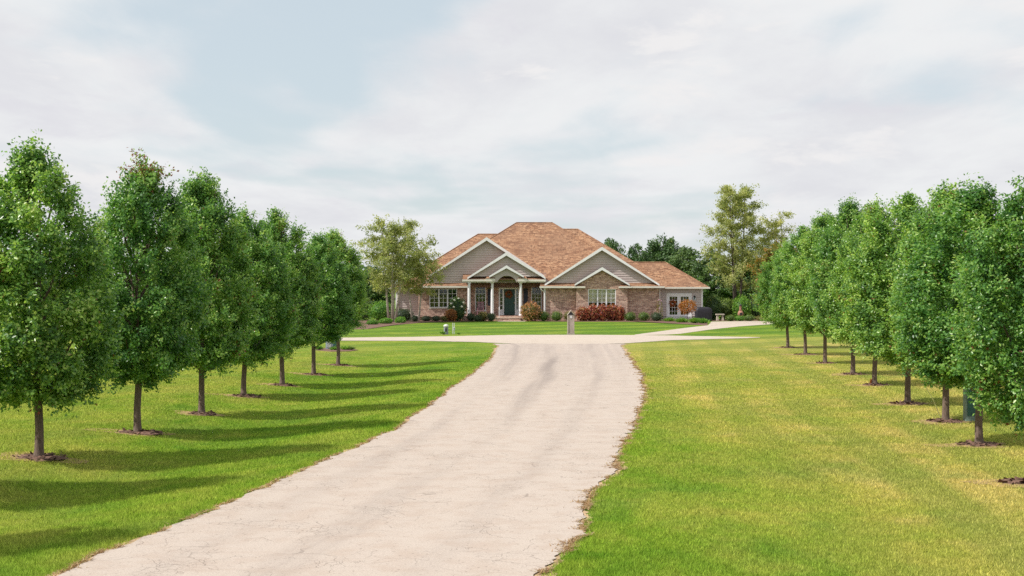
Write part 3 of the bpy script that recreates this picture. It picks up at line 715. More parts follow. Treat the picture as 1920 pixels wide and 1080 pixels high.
# second gable over the porch
gx2, gz2 = px(949.7, yP), pz(475, yP); hg2 = 3.30; zl2 = gz2 - 0.645 * hg2
gb2 = hp('porch_gable', MB().prism([(gx2 - hg2 + 0.3, zl2 + 0.19), (gx2 + hg2 - 0.3, zl2 + 0.19), (gx2, gz2 - 0.02)], yP + 0.012, yP + 0.09), 'siding')
zb2 = 3.78; half2 = hg2 * (gz2 - zb2) / (gz2 - zl2)
siding_gable(gb2, gx2, gz2 - 0.10, half2 - 0.15, zb2, yP)
hp('porch_gable_roof', gable_roof(gx2, gz2 + 0.08, hg2, zl2 - 0.05, yP - 0.30, yL + 0.02), 'shingle', True)
for b in rake(gx2, gz2 + 0.08, hg2, zl2 + 0.08, yP - 0.302): hp('rake_board', b, 'white')
# entry gable with the arch
yA = 117.2
gx3, gz3 = px(949.7, yA), pz(499.5, yA); hg3 = 1.45; zl3 = gz3 - 0.62 * hg3
ac, ar = px(950.5, yA), 0.88
apts = [(ac + ar * math.cos(math.pi * k / 20), 2.98 + 0.86 * math.sin(math.pi * k / 20)) for k in range(21)]
zbase = 3.30
apts = [(x, z) for x, z in apts if z > zbase]
mb = MB(); outer = []
for x, z in apts: outer.append((x, gz3 - 0.04 - 0.62 * abs(x - gx3)))
for k in range(len(apts) - 1):
    (a, b), (c, d) = apts[k], apts[k + 1]; (e, f), (g, h) = outer[k], outer[k + 1]
    mb.prism([(c, d), (a, b), (e, f), (g, h)], yA, yA + 0.10)
xr_, xl_ = apts[0][0], apts[-1][0]
zr_ = outer[0][1]; zl_ = outer[-1][1]
mb.prism([(xr_, zbase), (gx3 + hg3 - 0.05, zbase), (gx3 + hg3 - 0.05, gz3 - 0.04 - 0.62 * (hg3 - 0.05)), (xr_, zr_)], yA, yA + 0.10)
mb.prism([(gx3 - hg3 + 0.05, zbase), (xl_, zbase), (xl_, zl_), (gx3 - hg3 + 0.05, gz3 - 0.04 - 0.62 * (hg3 - 0.05))], yA, yA + 0.10)
eg = hp('entry_gable', mb, 'siding')
tr = MB()
for k in range(len(apts) - 1):
    (a, b), (c, d) = apts[k], apts[k + 1]
    s0 = (ac + (a - ac) * 1.09, 2.98 + (b - 2.98) * 1.09); s1 = (ac + (c - ac) * 1.09, 2.98 + (d - 2.98) * 1.09)
    tr.prism([(c, d), (a, b), s0, s1], yA - 0.025, yA - 0.002)
hp('arch_trim', tr, 'siding', parent=eg)
va = MB()
for k in range(len(apts) - 1):
    (a, b), (c, d) = apts[k], apts[k + 1]
    va.quad((a, yA + 0.1, b + 0.003), (a, yD - 0.09, b + 0.003), (c, yD - 0.09, d + 0.003), (c, yA + 0.1, d + 0.003))
hp('vault', va, 'white', parent=eg)
hp('entry_gable_roof', gable_roof(gx3, gz3 + 0.08, hg3, gz3 - 0.62 * hg3 - 0.05, yA - 0.22, yP + 0.02), 'shingle', True)
for b in rake(gx3, gz3 + 0.08, hg3, gz3 - 0.62 * hg3 + 0.08, yA - 0.222, 0.20): hp('rake_board', b, 'white')
for a, b in ((px(910.5, yA), px(928.5, yA)), (px(970.5, yA), px(988, yA))):
    hp('entablature', MB().box(a, b, yA - 0.16, yA + 0.42, 3.36, 3.60).box(a + 0.05, b - 0.05, yA - 0.10, yA + 0.36, 3.27, 3.358), 'gutter')
    hp('entablature_roof', MB().hexa([(a - .02, yA - .18, 3.602), (b + .02, yA - .18, 3.602), (b + .02, yA + .3, 3.602), (a - .02, yA + .3, 3.602)], [(a + .1, yA - .05, 3.68), (b - .1, yA - .05, 3.68), (b - .1, yA + .3, 3.80), (a + .1, yA + .3, 3.80)]), 'shingle', True)
# columns
for x, y in ((px(879.5, 117.45), 117.45), (px(923, 117.45), 117.45), (px(976.3, 117.45), 117.45)):
    o = hp('column', MB().lathe([(0.135, 0), (0.13, 0.9), (0.112, 2.6)], (x, y, 0.56), 16), 'white')
    hp('column_base', MB().box(x - 0.17, x + 0.17, y - 0.17, y + 0.17, 0.442, 0.50).lathe([(0.165, 0), (0.165, 0.035), (0.14, 0.06)], (x, y, 0.50), 16), 'white', parent=o)
    hp('capital', MB().lathe([(0.112, 0), (0.15, 0.05), (0.15, 0.07)], (x, y, 3.16), 16).box(x - 0.165, x + 0.165, y - 0.165, y + 0.165, 3.231, 3.278), 'white', parent=o)
hp('handrail', MB().tube([(px(936, 117), 116.74, 0.302), (px(936, 117), 116.74, 0.95)], [0.022, 0.022], 8).tube([(px(936, 117), 116.70, 0.94), (px(936, 117), 117.36, 1.2)], [0.02, 0.02], 8).tube([(px(936, 117), 117.36, 0.442), (px(936, 117), 117.36, 1.2)], [0.022, 0.022], 8), 'white')

# ---- right front: brick wall, bump-out, pent roof, gable
yR, yB = 117.4, 116.9
xR0, xR1 = px(1021, yR), px(1238.5, yR); xB0, xB1 = px(1081, yB), px(1176.5, yB)
wr = (px(1102.5, yB), px(1155, yB), pz(576, yB), pz(541.8, yB))
hp('right_brick_wall', MB().box(xR0, xB0 + 0.1, yR, yD + 0.1, -0.05, 2.82), 'brick', True)
hp('right_brick_wall', MB().box(xB1 - 0.1, xR1, yR, 119.0, -0.05, 2.82), 'brick', True)
gx5, gz5 = px(1128.5, yB), pz(503, yB); hg5 = 2.19; zl5 = pz(533.5, yB)
bw = wall_sheet(xB0, xB1, -0.05, 3.0, yB, [wr])
m5 = (gz5 - zl5) / hg5
xo = (gz5 - 0.05 - 3.0) / m5
bw.quad((max(xB0, gx5 - xo), yB, 3.0), (min(xB1, gx5 + xo), yB, 3.0), (gx5, yB, gz5 - 0.05))
bw.quad((xB0, yR + 0.2, -0.05), (xB0, yB, -0.05), (xB0, yB, 3.0), (xB0, yR + 0.2, 3.0)); bw.quad((xB1, yB, -0.05), (xB1, yR + 0.2, -0.05), (xB1, yR + 0.2, 3.0), (xB1, yB, 3.0))
hp('bay_brick_wall', bw, 'brick', True)
window(*wr, yB + 0.06)
bl = MB(); nb = 22; bz0 = wr[2] + 0.45
for k in range(nb):
    zz = bz0 + (wr[3] - bz0) * k / nb; h_ = (wr[3] - bz0) / nb + .006
    bl.hexa([(wr[0] + .08, yB + .175, zz), (wr[1] - .08, yB + .175, zz), (wr[1] - .08, yB + .19, zz), (wr[0] + .08, yB + .19, zz)], [(wr[0] + .08, yB + .19, zz + h_), (wr[1] - .08, yB + .19, zz + h_), (wr[1] - .08, yB + .205, zz + h_), (wr[0] + .08, yB + .205, zz + h_)])
hp('window_blind', bl, 'curtain')
hp('soldier_course', MB().box(wr[0] - 0.1, wr[1] + 0.1, yB - 0.02, yB - 0.002, wr[3] + 0.005, wr[3] + 0.2), 'brick', True)
gx4, gz4 = px(1128.5, yR), pz(465, yR); hg4 = 4.85; zl4 = gz4 - 0.65 * hg4
yG = yR + 0.2
gb4 = hp('right_gable', MB().prism([(gx4 - hg4 + 0.3, zl4 + 0.19), (gx4 + hg4 - 0.3, zl4 + 0.19), (gx4, gz4 - 0.02)], yG + 0.012, yG + 0.1), 'siding')
zb4 = 3.20; half4 = hg4 * (gz4 - zb4) / (gz4 - zl4)
siding_gable(gb4, gx4, gz4 - 0.10, half4 - 0.16, zb4, yG)
hp('right_gable_roof', gable_roof(gx4, gz4 + 0.08, hg4, zl4 - 0.05, yG - 0.42, 126.0), 'shingle', True)
for b in rake(gx4, gz4 + 0.08, hg4, zl4 + 0.08, yG - 0.422): hp('rake_board', b, 'white')
hp('right_pent_roof', pent(px(1012.5, yR), xB0 + 0.0, yG - 0.03, 117.02, 3.24, 2.955), 'shingle', True)
hp('right_pent_roof', pent(xB1, px(1245.5, yR), yG - 0.03, 117.02, 3.24, 2.955), 'shingle', True)
hp('right_gutter', MB().box(px(1011.5, 117), xB0 - 0.02, 116.88, 117.015, 2.80, 2.95).box(px(1013, 117), xB0 - 0.02, 117.015, yR - 0.002, 2.83, 2.90), 'gutter')
hp('right_gutter', MB().box(xB1 + 0.02, px(1246, 117), 116.88, 117.015, 2.80, 2.95).box(xB1 + 0.02, px(1246, 117), 117.015, yR - 0.002, 2.83, 2.90), 'gutter')
hp('bay_gable_roof', gable_roof(gx5, gz5 + 0.08, hg5 + 0.12, zl5 - 0.12, yB - 0.30, yG + 0.3), 'shingle', True)
for b in rake(gx5, gz5 + 0.08, hg5 + 0.12, zl5 + 0.02, yB - 0.302, 0.20): hp('rake_board', b, 'white')
for a, b in ((px(1075, yB), px(1097, yB)), (px(1160, yB), px(1184, yB))):
    o = hp('eave_return', MB().box(a, b, yB - 0.32, yB - 0.004, 2.80, 2.945), 'gutter')
    hp('eave_return_roof', MB().hexa([(a, yB - .32, 2.947), (b, yB - .32, 2.947), (b, yB - .004, 2.947), (a, yB - .004, 2.947)], [(a + .02, yB - .30, 2.96), (b - .02, yB - .30, 2.96), (b - .25, yB - .004, 3.14), (a + .25, yB - .004, 3.14)]), 'shingle', True, parent=o)
hp('corner_board', MB().box(xR0 - 0.06, xR0 + 0.10, yR - 0.03, yR + 0.10, 0, 2.82), 'white')
dsp = MB().tube([(px(1012.5, 117) + .05, 116.95, 2.80), (px(1013, 117) + .08, 117.0, 2.66), (xR0 + 0.0, yR - 0.09, 2.46), (xR0 + 0.0, yR - 0.09, 0.08)], [0.055] * 4, 8); hp('downspout', dsp, 'white')
hp('downspout', MB().box(xR1 - 0.12, xR1 - 0.02, yR - 0.09, yR - 0.004, 0.08, 2.82), 'siding')

# ---- garage wing: siding, French doors
yW = 118.5; xW1 = px(1317, yW)
fd = (px(1249.5, yW), px(1297, yW), 0.22, pz(550, yW))
gw = hp('garage_wall', wall_sheet(xR1 - 0.1, xW1, -0.05, 2.86, yW + 0.012, [fd]).quad((xW1, yW + 0.012, -0.05), (xW1, 124.3, -0.05), (xW1, 124.3, 2.86), (xW1, yW + 0.012, 2.86)), 'siding')
siding_wall(gw, xR1 + 0.02, xW1, 0.2, 2.80, yW, [fd])
hp('corner_board', MB().box(xW1 - 0.10, xW1 + 0.03, yW - 0.045, yW + 0.05, 0, 2.72), 'white')
hp('garage_gutter', MB().box(px(1246.5, yW), 16.85, 117.96, 118.095, 2.74, 2.885).box(16.752, 16.87, 118.096, 124.6, 2.74, 2.885), 'gutter')
a, b, c, d = fd; f = 0.13
ff = hp('french_door', MB().box(a, a + f, yW - 0.05, yW + 0.1, c, d).box(b - f, b, yW - 0.05, yW + 0.1, c, d).box(a + f, b - f, yW - 0.05, yW + 0.1, d - f, d).box(a + f, b - f, yW - 0.05, yW + 0.1, c, c + 0.05), 'white')
mid = (a + b) / 2
for s0, s1 in ((a + f, mid - 0.004), (mid + 0.004, b - f)):
    st = 0.14
    lf = hp('door_leaf', MB().box(s0, s0 + st, yW - 0.02, yW + 0.05, c + .052, d - f - .002).box(s1 - st, s1, yW - 0.02, yW + 0.05, c + .052, d - f - .002).box(s0 + st, s1 - st, yW - 0.02, yW + 0.05, d - f - 0.15, d - f - .002).box(s0 + st, s1 - st, yW - 0.02, yW + 0.05, c + .052, c + 0.30), 'white', parent=ff)
    hp('pane', MB().box(s0 + st, s1 - st, yW + 0.012, yW + 0.02, c + 0.30, d - f - 0.15), 'glass', parent=ff)
    for k in (1, 2): xx = s0 + st + (s1 - s0 - 2 * st) * k / 3; hp('muntin', MB().box(xx - .012, xx + .012, yW - .012, yW + .009, c + .30, d - f - .15), 'white', parent=ff)
    for k in range(1, 5): zz = c + .30 + (d - f - .45 - c) * k / 5; hp('muntin', MB().box(s0 + st, s1 - st, yW - .015, yW + .007, zz - .012, zz + .012), 'white', parent=ff)
hp('door_handle', MB().box(mid - 0.09, mid - 0.06, yW - 0.08, yW - 0.022, 1.15, 1.35), 'brass', parent=ff)
hp('french_door_step', MB().box(a - 0.2, b + 0.2, yW - 0.55, yW - 0.03, -0.05, 0.215), 'stone')
lx, lz = px(1302, yW), pz(558, yW)
lan = hp('wall_lantern', MB().box(lx - .06, lx + .06, yW - .05, yW - .03, lz - .1, lz + .15).tube([(lx, yW - .04, lz + .1), (lx, yW - .17, lz + .16)], [.015, .015], 6).lathe([(.02, .17), (.12, .06), (.10, .04)][::-1], (lx, yW - .17, lz), 8).lathe([(.04, -.30), (.07, -.26), (.03, -.25)], (lx, yW - .17, lz), 8), 'iron')
hp('lantern_glass', MB().lathe([(.065, -.25), (.095, .04)], (lx, yW - .17, lz), 8), 'glass', parent=lan)
# plain back and side walls close the shell
hp('back_wall', MB().quad((16.0, 134.5, 0), (-10.1, 134.5, 0), (-10.1, 134.5, 2.9), (16.0, 134.5, 2.9)).quad((xW1, 124.3, 0), (12.4, 124.3, 0), (12.4, 124.3, 2.86), (xW1, 124.3, 2.86)).quad((12.4, 124.3, 0), (12.4, 134.5, 0), (12.4, 134.5, 2.86), (12.4, 124.3, 2.86)), 'siding')

# ------------------------------------------------------------------ trees
def unit(v): return v / (np.linalg.norm(v, axis=-1, keepdims=True) + 1e-9)
def place_leaves(r, base, tip, per, spread, ln, outward, tones, up=0.5, heart=None):
    """leaves along twigs (base -> tip arrays)"""
    n = len(base); idx = np.repeat(np.arange(n), per); m = len(idx)
    s = r.random(m) ** 0.7; ax = tip[idx] - base[idx]
    P = base[idx] + ax * s[:, None] + r.normal(size=(m, 3)) * spread
    D = unit(unit(ax) * 0.5 + r.normal(size=(m, 3)) * 0.65 + np.array([0, 0, -0.25]))
    N = unit(outward[idx] * 0.7 + r.normal(size=(m, 3)) * 0.65 + np.array([0, 0, up])) if heart is None else unit(unit(P - heart[idx]) * 1.0 + outward[idx] * .3 + r.normal(size=(m, 3)) * .34 + np.array([0, 0, .3]))
    L = ln * r.uniform(0.7, 1.25, m); W = L * r.uniform(0.55, 0.75, m)
    return P, D, N, L, W, tones[idx] + r.normal(size=m) * 0.2

def pear_crown(seed, H=5.4, R=1.34, zb=0.93, per=48, red=0):
    r = np.random.default_rng(seed)
    tt = np.array([0, .03, .11, .30, .5, .66, .78, .86, .92, 1.0]); rr = np.array([.35, .55, .88, 1.0, .96, .83, .68, .52, .35, .10])
    ph = r.uniform(0, 6.28, 6)
    def env(t, th):
        lob = 1 + .06 * np.sin(3 * th + ph[0] + 5 * t) + .04 * np.sin(5 * th + ph[1] - 7 * t) + .04 * np.sin(2 * th + ph[2] + 11 * t)
        return np.interp(t, tt, rr) * R * lob
    nc = 350; t = []
    while len(t) < nc:
        c = r.random()
        if r.random() < max(.5, np.interp(c, tt, rr)): t.append(c)
    t = np.array(t); th = np.arange(nc) * 2.39996 + r.normal(size=nc) * .3
    q = np.where(r.random(nc) < .80, r.uniform(.88, .99, nc), r.uniform(.30, .75, nc))
    rad = env(t, th) * q; z = zb + t * (H - zb)
    out = np.stack([np.cos(th), np.sin(th), np.zeros(nc)], 1)
    ctip = out * rad[:, None] + np.stack([0 * z, 0 * z, z], 1)
    upw = np.interp(t, [0, .08, .3, 1], [-.35, .25, 1.0, 2.2])
    cd = unit(out * 0.85 + np.stack([0 * t, 0 * t, upw], 1)); cl = r.uniform(.45, .75, nc); cbase = ctip - cd * cl[:, None]
    k7 = 5; ci = np.repeat(np.arange(nc), k7); m = len(ci); fan = r.uniform(.09, .16, nc)
    base = cbase[ci] + cd[ci] * (cl[ci] * r.uniform(0, .45, m))[:, None]
    tip = cbase[ci] + cd[ci] * (cl[ci] * r.uniform(.55, 1.0, m))[:, None] + r.normal(size=(m, 3)) * fan[ci][:, None]
    heart = (cbase + cd * (cl * .45)[:, None])[ci]
    out = out[ci]; tones = (r.uniform(.12, .70, nc))[ci]
    # leaders that make the ragged top
    k = 16; a = r.uniform(0, 6.28, k); lead = np.stack([np.cos(a) * r.uniform(0, .40, k), np.sin(a) * r.uniform(0, .40, k), H * r.uniform(.86, .97, k)], 1)
    lead[0] = (0.03, 0, H); ld = unit(np.array([0, 0, 1]) + r.normal(size=(k, 3)) * .12); ll = r.uniform(.5, .85, k)
    heart = np.concatenate([heart, lead - ld * ll[:, None] * .6]); base = np.concatenate([base, lead - ld * ll[:, None]]); tip = np.concatenate([tip, lead]); out = np.concatenate([out, unit(lead * np.array([1, 1, 0]) + 1e-3)]); tones = np.concatenate([tones, r.uniform(.3, .7, k)])
    if red: tones[(tip[:, 2] > H - .30) & (r.random(len(tip)) < .8)] = .99
    P, D, N, l, w, to = place_leaves(r, base, tip, per, .046, .066, out + np.array([0, 0, .3]), tones, .5, heart)
    if not red: to = np.where(r.random(len(to)) < .996, np.minimum(to, .94), .98)
    else: to = np.where((to > .94) & (P[:, 2] < H - .8), .9, to)
    mesh = leaf_mesh('pear_crown', P, D, N, l, w, np.clip(to, 0, 1), M['pear'])
    # trunk and ascending limbs
    tb = MB(); bend = [(.02 * math.sin(i * 1.3 + seed), .02 * math.cos(i * 1.7 + seed)) for i in range(9)]
    zz = [0, .06, .2, .5, .95, 1.6, 2.5, 3.6, H - .5]; rd = [.120, .088, .075, .069, .066, .050, .032, .016, .006]
    tb.tube([(bend[i][0] * min(1, zz[i]), bend[i][1] * min(1, zz[i]), zz[i] - .03) for i in range(9)], rd, 10)
    tr = random.Random(seed)
    for i in range(18):
        a = i * 2.4 + tr.random(); z0 = .98 + i * .16; rch = R * tr.uniform(.5, .85) * (1 - i / 30)
        tb.tube([(0, 0, z0), (math.cos(a) * rch * .45, math.sin(a) * rch * .45, z0 + .28 + tr.random() * .1), (math.cos(a) * rch, math.sin(a) * rch, z0 + .9 + tr.random() * .4)], [.034, .022, .008], 6, False)
    me = bpy.data.meshes.new('pear_trunk'); me.from_pydata(tb.v, [], tb.f); me.update(); me.polygons.foreach_set('use_smooth', [True] * len(me.polygons)); me.materials.append(M['pear_bark'])
    return mesh, me
CROWNS = [pear_crown(11), pear_crown(23, R=1.28), pear_crown(37, R=1.38), pear_crown(53, R=1.31)]
RED_CROWN = pear_crown(71, red=1)

rl = random.Random(5)
ord_ = ['first', 'second', 'third', 'fourth', 'fifth', 'sixth', 'seventh', 'eighth', 'ninth']
TREES = []
def chip_bed(x, y, rx, ry, seed):
    """low ring of bark chips with scorched turf round it"""
    r = np.random.default_rng(seed); z0 = float(zg(x, y)); n = 22; mb = MB(); k = 4
    mb.v.append((x, y, z0 + .032)); 
    ph = r.uniform(0, 6.28, 2)
    for j in range(1, k + 1):
        for i in range(n):
            a = 2 * math.pi * i / n; rr = j / k * (1 + .16 * math.sin(2 * a + ph[0]) + .12 * math.sin(5 * a + ph[1]))
            mb.v.append((x + math.cos(a) * rx * rr, y + math.sin(a) * ry * rr, z0 + .028 * (1 - (j / k) ** 2) + (r.random() * .022 if j < k else -.005)))
    for i in range(n):
        mb.f.append((0, 1 + i, 1 + (i + 1) % n))
        for j in range(k - 1): b = 1 + j * n; mb.f.append((b + i, b + n + i, b + n + (i + 1) % n, b + (i + 1) % n))
    for _ in range(60):
        a = r.uniform(0, 6.28); q = math.sqrt(r.random()) * 1.0; c = Vector((x + math.cos(a) * rx * q, y + math.sin(a) * ry * q, z0 + .03 * (1 - q * q) + .014))
        d = Vector((r.normal(), r.normal(), r.normal() * .3)).normalized(); e = d.cross(Vector((r.normal() * .4, r.normal() * .4, 1))).normalized(); l, w_ = r.uniform(.03, .07), r.uniform(.012, .025)
        mb.quad(c - d * l - e * w_, c + d * l - e * w_, c + d * l + e * w_ + Vector((0, 0, .012)), c - d * l + e * w_ + Vector((0, 0, .012)))
    o = obj('tree_mulch', mb, M['mulch']); fix_up(o); tag(o, kind='structure')
    th = MB(); n = 26; th.v.append((x - .12, y, z0 + .012))
    for i in range(n):
        a = 2 * math.pi * i / n; rr = 1.3 + .35 * math.sin(a * 3 + ph[1]) + .4 * r.random()
        X, Y_ = x - .12 + math.cos(a) * rx * rr * 1.15, y + math.sin(a) * ry * rr * .85; th.v.append((X, Y_, float(zg(X, Y_)) + .006))
    th.f = [(0, 1 + i, 1 + (i + 1) % n) for i in range(n)]
    o = obj('scorched_turf', th, M['thatch']); fix_up(o); tag(o, kind='structure')

def pear(bx, by, top, label, variant, rz, group, wide=1.0, H=None, lift=0.0):
    X, Y = gp(bx, by); z = float(zg(X, Y))
    H = H or (by - top) / (by - 540.0) * HC; s = H / 5.4
    t = thing('pear_tree', label, 'tree', (X, Y, z), group)
    cm, tm = RED_CROWN if variant < 0 else CROWNS[variant % 4]
    c = share('crown', cm, t); c.location = (0, 0, lift); s_c = (H - lift) / 5.4; wx = wide * s ** .4 * rl.uniform(.95, 1.05); c.scale = (wx, wx * rl.uniform(.94, 1.06), s_c); c.rotation_euler = (rl.gauss(0, .014), rl.gauss(0, .014), rz)
    k = share('trunk', tm, t); k.scale = (1, 1, s); k.rotation_euler = (0, 0, rz)
    TREES.append((X, Y)); chip_bed(X, Y, .34 + rl.random() * .14, .30 + rl.random() * .12, abs(int(bx)))
gl, gr = 'pear trees in the row left of the drive', 'pear trees in the row right of the drive'
LEFT = [(73,855,262,0),(258,806,288,-1),(378,770,318,1),(457,738,386,2),(529,717,386,3),(588,697,432,0),(634,680,426,1)]
names_l = ['tall pear tree nearest the camera in the left row', 'pear tree with reddish shoots at its tip, second in the left row', 'third pear tree from the camera in the left row', 'fourth pear tree from the camera, mid left row',
           'fifth pear tree from the camera in the left row', 'sixth tree of the left row, beside the pedestal bed', 'last pear tree of the left row, closest to the house']
for i, (x, y, tp, v) in enumerate(LEFT): pear(x, y, tp, names_l[i], v, 1.1 * i + .4, gl, 1.0, None, (0, .05, .1, .05, .12, .38, .48)[i])
pear(-215, 922, 0, 'pear tree cut off by the left picture edge, its shadow crossing the lawn', 2, 2.0, gl, .95, 5.0)
pear(-690, 1046, 0, 'pear tree beyond the lower left corner, only its shadow in view', 3, .7, gl, 1.0, 5.2)
RIGHT = [(1936,903,0,2),(1836,833,340,0),(1773,790,345,1),(1702,757,362,3),(1640,722,374,2),(1599,702,372,0),(1547,681,398,1),(1510,665,424,3),(1477,652,455,2)]
names_r = ['pear tree at the right picture edge with its trunk out of frame', 'right row pear tree in front of the green utility pedestal', 'right row pear tree with a thin leaning stake at its foot', 'fourth pear tree from the camera in the right row',
           'right row pear tree with rusty leaves against its trunk', 'sixth pear tree from the camera in the right row', 'seventh pear tree from the camera in the right row', 'eighth pear tree, second from the house in the right row', 'smallest looking pear tree ending the right row by the garage court']
for i, (x, y, tp, v) in enumerate(RIGHT): pear(x, y, tp, names_r[i], v, 2.3 * i + 1.0, gr, .92 if i == 0 else 1.06, 4.45 if i == 0 else None, (.15, .34, .2, .15, .15, .2, .2, .2, .2)[i])

def loose_tree(name, label, cat, loc, H, R, seed, leafmat, barkmat, twigs=300, per=26, ln=.16, stems=3, lean=.25, zc0=.28, weep=0.0, prof=None, group=None, off=(0, 0), trunk_r=.12):
    """multi-stemmed, open crowned tree: limbs are grown first, the leaf sprays hang on them"""
    r = np.random.default_rng(seed); tr = random.Random(seed)
    t = thing(name, label, cat, loc, group)
    tb = MB(); tips = []; outs = []; bases = []
    prof = prof or [(0, .55), (.2, .95), (.45, 1.0), (.7, .62), (.88, .32), (1, .08)]
    px_, pr_ = zip(*prof)
    for s in range(stems):
        a = 2 * math.pi * s / stems + tr.uniform(-.4, .4); ln_ = lean * R * tr.uniform(.6, 1.2) * (0 if stems == 1 else 1)
        b0 = Vector((math.cos(a) * .25 * (stems > 1), math.sin(a) * .25 * (stems > 1), -.05)); top = H * tr.uniform(.78, 1.0) if s else H * .97
        pts = [b0, b0 + Vector((math.cos(a) * ln_ * .35, math.sin(a) * ln_ * .35, top * .3)), b0 + Vector((math.cos(a) * ln_ * .8 + off[0] * .5, math.sin(a) * ln_ * .8 + off[1] * .5, top * .65)), b0 + Vector((math.cos(a) * ln_ + off[0], math.sin(a) * ln_ + off[1], top))]
        tb.tube(pts, [trunk_r * 1.15, trunk_r * .8, trunk_r * .45, trunk_r * .08], 8)
        nl = max(9, 34 // stems + 6)
        for i in range(nl):
            u = zc0 + (1 - zc0) * (i + tr.random()) / nl; z = u * top
            q = min(2.999, u * 3.0) if u < .3 else (1 + (u - .3) / .35 if u < .65 else 2 + (u - .65) / .35)
            k = int(min(2, q)); c = pts[k].lerp(pts[k + 1], min(1, q - k)); tc_ = (u - zc0) / (1 - zc0)
            rad = np.interp(tc_, px_, pr_) * R; b = i * 2.4 + s + tr.uniform(-.5, .5); ex = rad * tr.uniform(.6, 1.05)
            e = c + Vector((math.cos(b) * ex, math.sin(b) * ex, tr.uniform(.15, .6) * ex + .2)); m = c.lerp(e, .5) + Vector((0, 0, .12 * ex))
            tb.tube([c, m, e], [trunk_r * .3, trunk_r * .18, trunk_r * .05], 5, False)
            for _ in range(max(2, twigs // (stems * nl))):
                f = tr.uniform(.25, 1.05); p = (c.lerp(m, f * 2) if f < .5 else m.lerp(e, f * 2 - 1)); j = Vector((tr.gauss(0, .22), tr.gauss(0, .22), tr.gauss(0, .2))) * max(.4, rad * .42)
                p = p + j; d = Vector((math.cos(b) + tr.gauss(0, .6), math.sin(b) + tr.gauss(0, .6), tr.uniform(-.1, .9) - weep * 1.6)).normalized() * tr.choice((.4, .6, .8, 1.25)) * (.5 + .2 * R)
                bases.append(p); tips.append(p + d); outs.append((math.cos(b), math.sin(b), .4))
        for _ in range(7):
            p = pts[3] + Vector((tr.gauss(0, .18), tr.gauss(0, .18), tr.uniform(-.9, -.1))); bases.append(p); tips.append(p + Vector((tr.gauss(0, .2), tr.gauss(0, .2), .6))); outs.append((0, 0, 1))
    B = np.array([tuple(v) for v in bases]); T = np.array([tuple(v) for v in tips]); O = np.array(outs)
    T[:, 2] = np.maximum(T[:, 2], .35); B[:, 2] = np.maximum(B[:, 2], .4)
    P, D, N, l, w_, to = place_leaves(r, B, T, per, .05 + .022 * R, ln, O, r.uniform(.2, .8, len(B)))
    share('crown', leaf_mesh(name + '_crown', P, D, N, l, w_, np.clip(to, 0, 1), M[leafmat]), t)
    obj('trunk', tb, M[barkmat], t, smooth_=True, local=True)
    return t
# birches beside the house and behind the garage court
lb = gp(722, 606.5)
loose_tree('birch_tree', 'loose pale-stemmed birch clump at the left corner of the house', 'tree', (px(735, 112.0), 112.0, 0), 8.2, 2.55, 5, 'birch_leaf', 'birch_bark', 780, 30, .14, 4, .34, .34, .18, trunk_r=.10)
loose_tree('small_tree', 'low rounded olive green tree overhanging the left brick wall', 'tree', (px(779, 114.5), 114.5, 0), 5.6, 1.6, 8, 'birch_leaf', 'birch_bark', 430, 28, .13, 2, .25, .42, .25, [(0, .7), (.3, 1), (.7, .9), (1, .4)], trunk_r=.08)
loose_tree('birch_tree', 'tall loose birch standing behind the black covered grill', 'tree', (px(1382, 124.0), 124.0, 0), 11.9, 2.6, 15, 'birch_leaf', 'wood_bark', 980, 30, .15, 3, .35, .24, .2, [(0, .8), (.2, 1.0), (.42, .95), (.58, .66), (.75, .50), (.9, .28), (1, .1)], trunk_r=.13)
loose_tree('birch_tree', 'thin-topped birch rising behind the right row of pear trees', 'tree', (px(1448, 126.0), 126.0, 0), 9.6, 1.8, 25, 'birch_leaf', 'birch_bark', 500, 28, .14, 3, .3, .2, .15, [(0, .9), (.3, 1.0), (.55, .8), (.75, .6), (1, .25)], trunk_r=.1)
loose_tree('maple_tree', 'young maple turning orange beside the right pear row', 'tree', (px(1462, 112.0), 112.0, 0), 5.8, 1.6, 31, 'maple_leaf', 'wood_bark', 500, 36, .16, 2, .2, .2, 0, [(0, .8), (.35, 1), (.7, .8), (1, .3)], trunk_r=.07)

# woodland trees behind: one shape grown three times, then placed
def wood_parts(seed, H=10.0, R=3.2):
    r = np.random.default_rng(seed); n = 230
    c = r.normal(size=(n, 3)); c = unit(c) * (r.random(n) ** .33)[:, None]
    c[:, 2] = c[:, 2] * .5 + .56; ctr = c * np.array([R, R, H * .92]); ctr[:, :2] *= (1 - .35 * np.abs(c[:, 2:3] - .45)); cs = r.uniform(.35, .75, n)
    m = 60; idx = np.repeat(np.arange(n), m); dirs = unit(r.normal(size=(n * m, 3))); P = ctr[idx] + dirs * (cs[idx] * r.random(n * m) ** .4)[:, None]
    D = unit(r.normal(size=P.shape)); N = unit(dirs + np.array([0, 0, .6])); L = r.uniform(.2, .36, n * m)
    me = leaf_mesh('woodland_crown', P, D, N, L, L * .7, np.clip(r.uniform(.2, .75, n)[idx] + r.normal(size=n * m) * .13, 0, 1), M['wood_leaf'])
    tb = MB().tube([(0, 0, -.1), (.1, 0, H * .3), (0, .1, H * .85)], [.28, .2, .04], 8); tr = random.Random(seed)
    for i in range(9):
        a = i * 2.4; z = H * (.22 + .06 * i); q = R * tr.uniform(.5, .8); tb.tube([(0, 0, z), (math.cos(a) * q, math.sin(a) * q, z + 1.2)], [.10, .02], 5, False)
    tm = bpy.data.meshes.new('woodland_trunk'); tm.from_pydata(tb.v, [], tb.f); tm.update(); tm.materials.append(M['wood_bark']); return me, tm
WOOD = [wood_parts(s) for s in (3, 4, 6)]
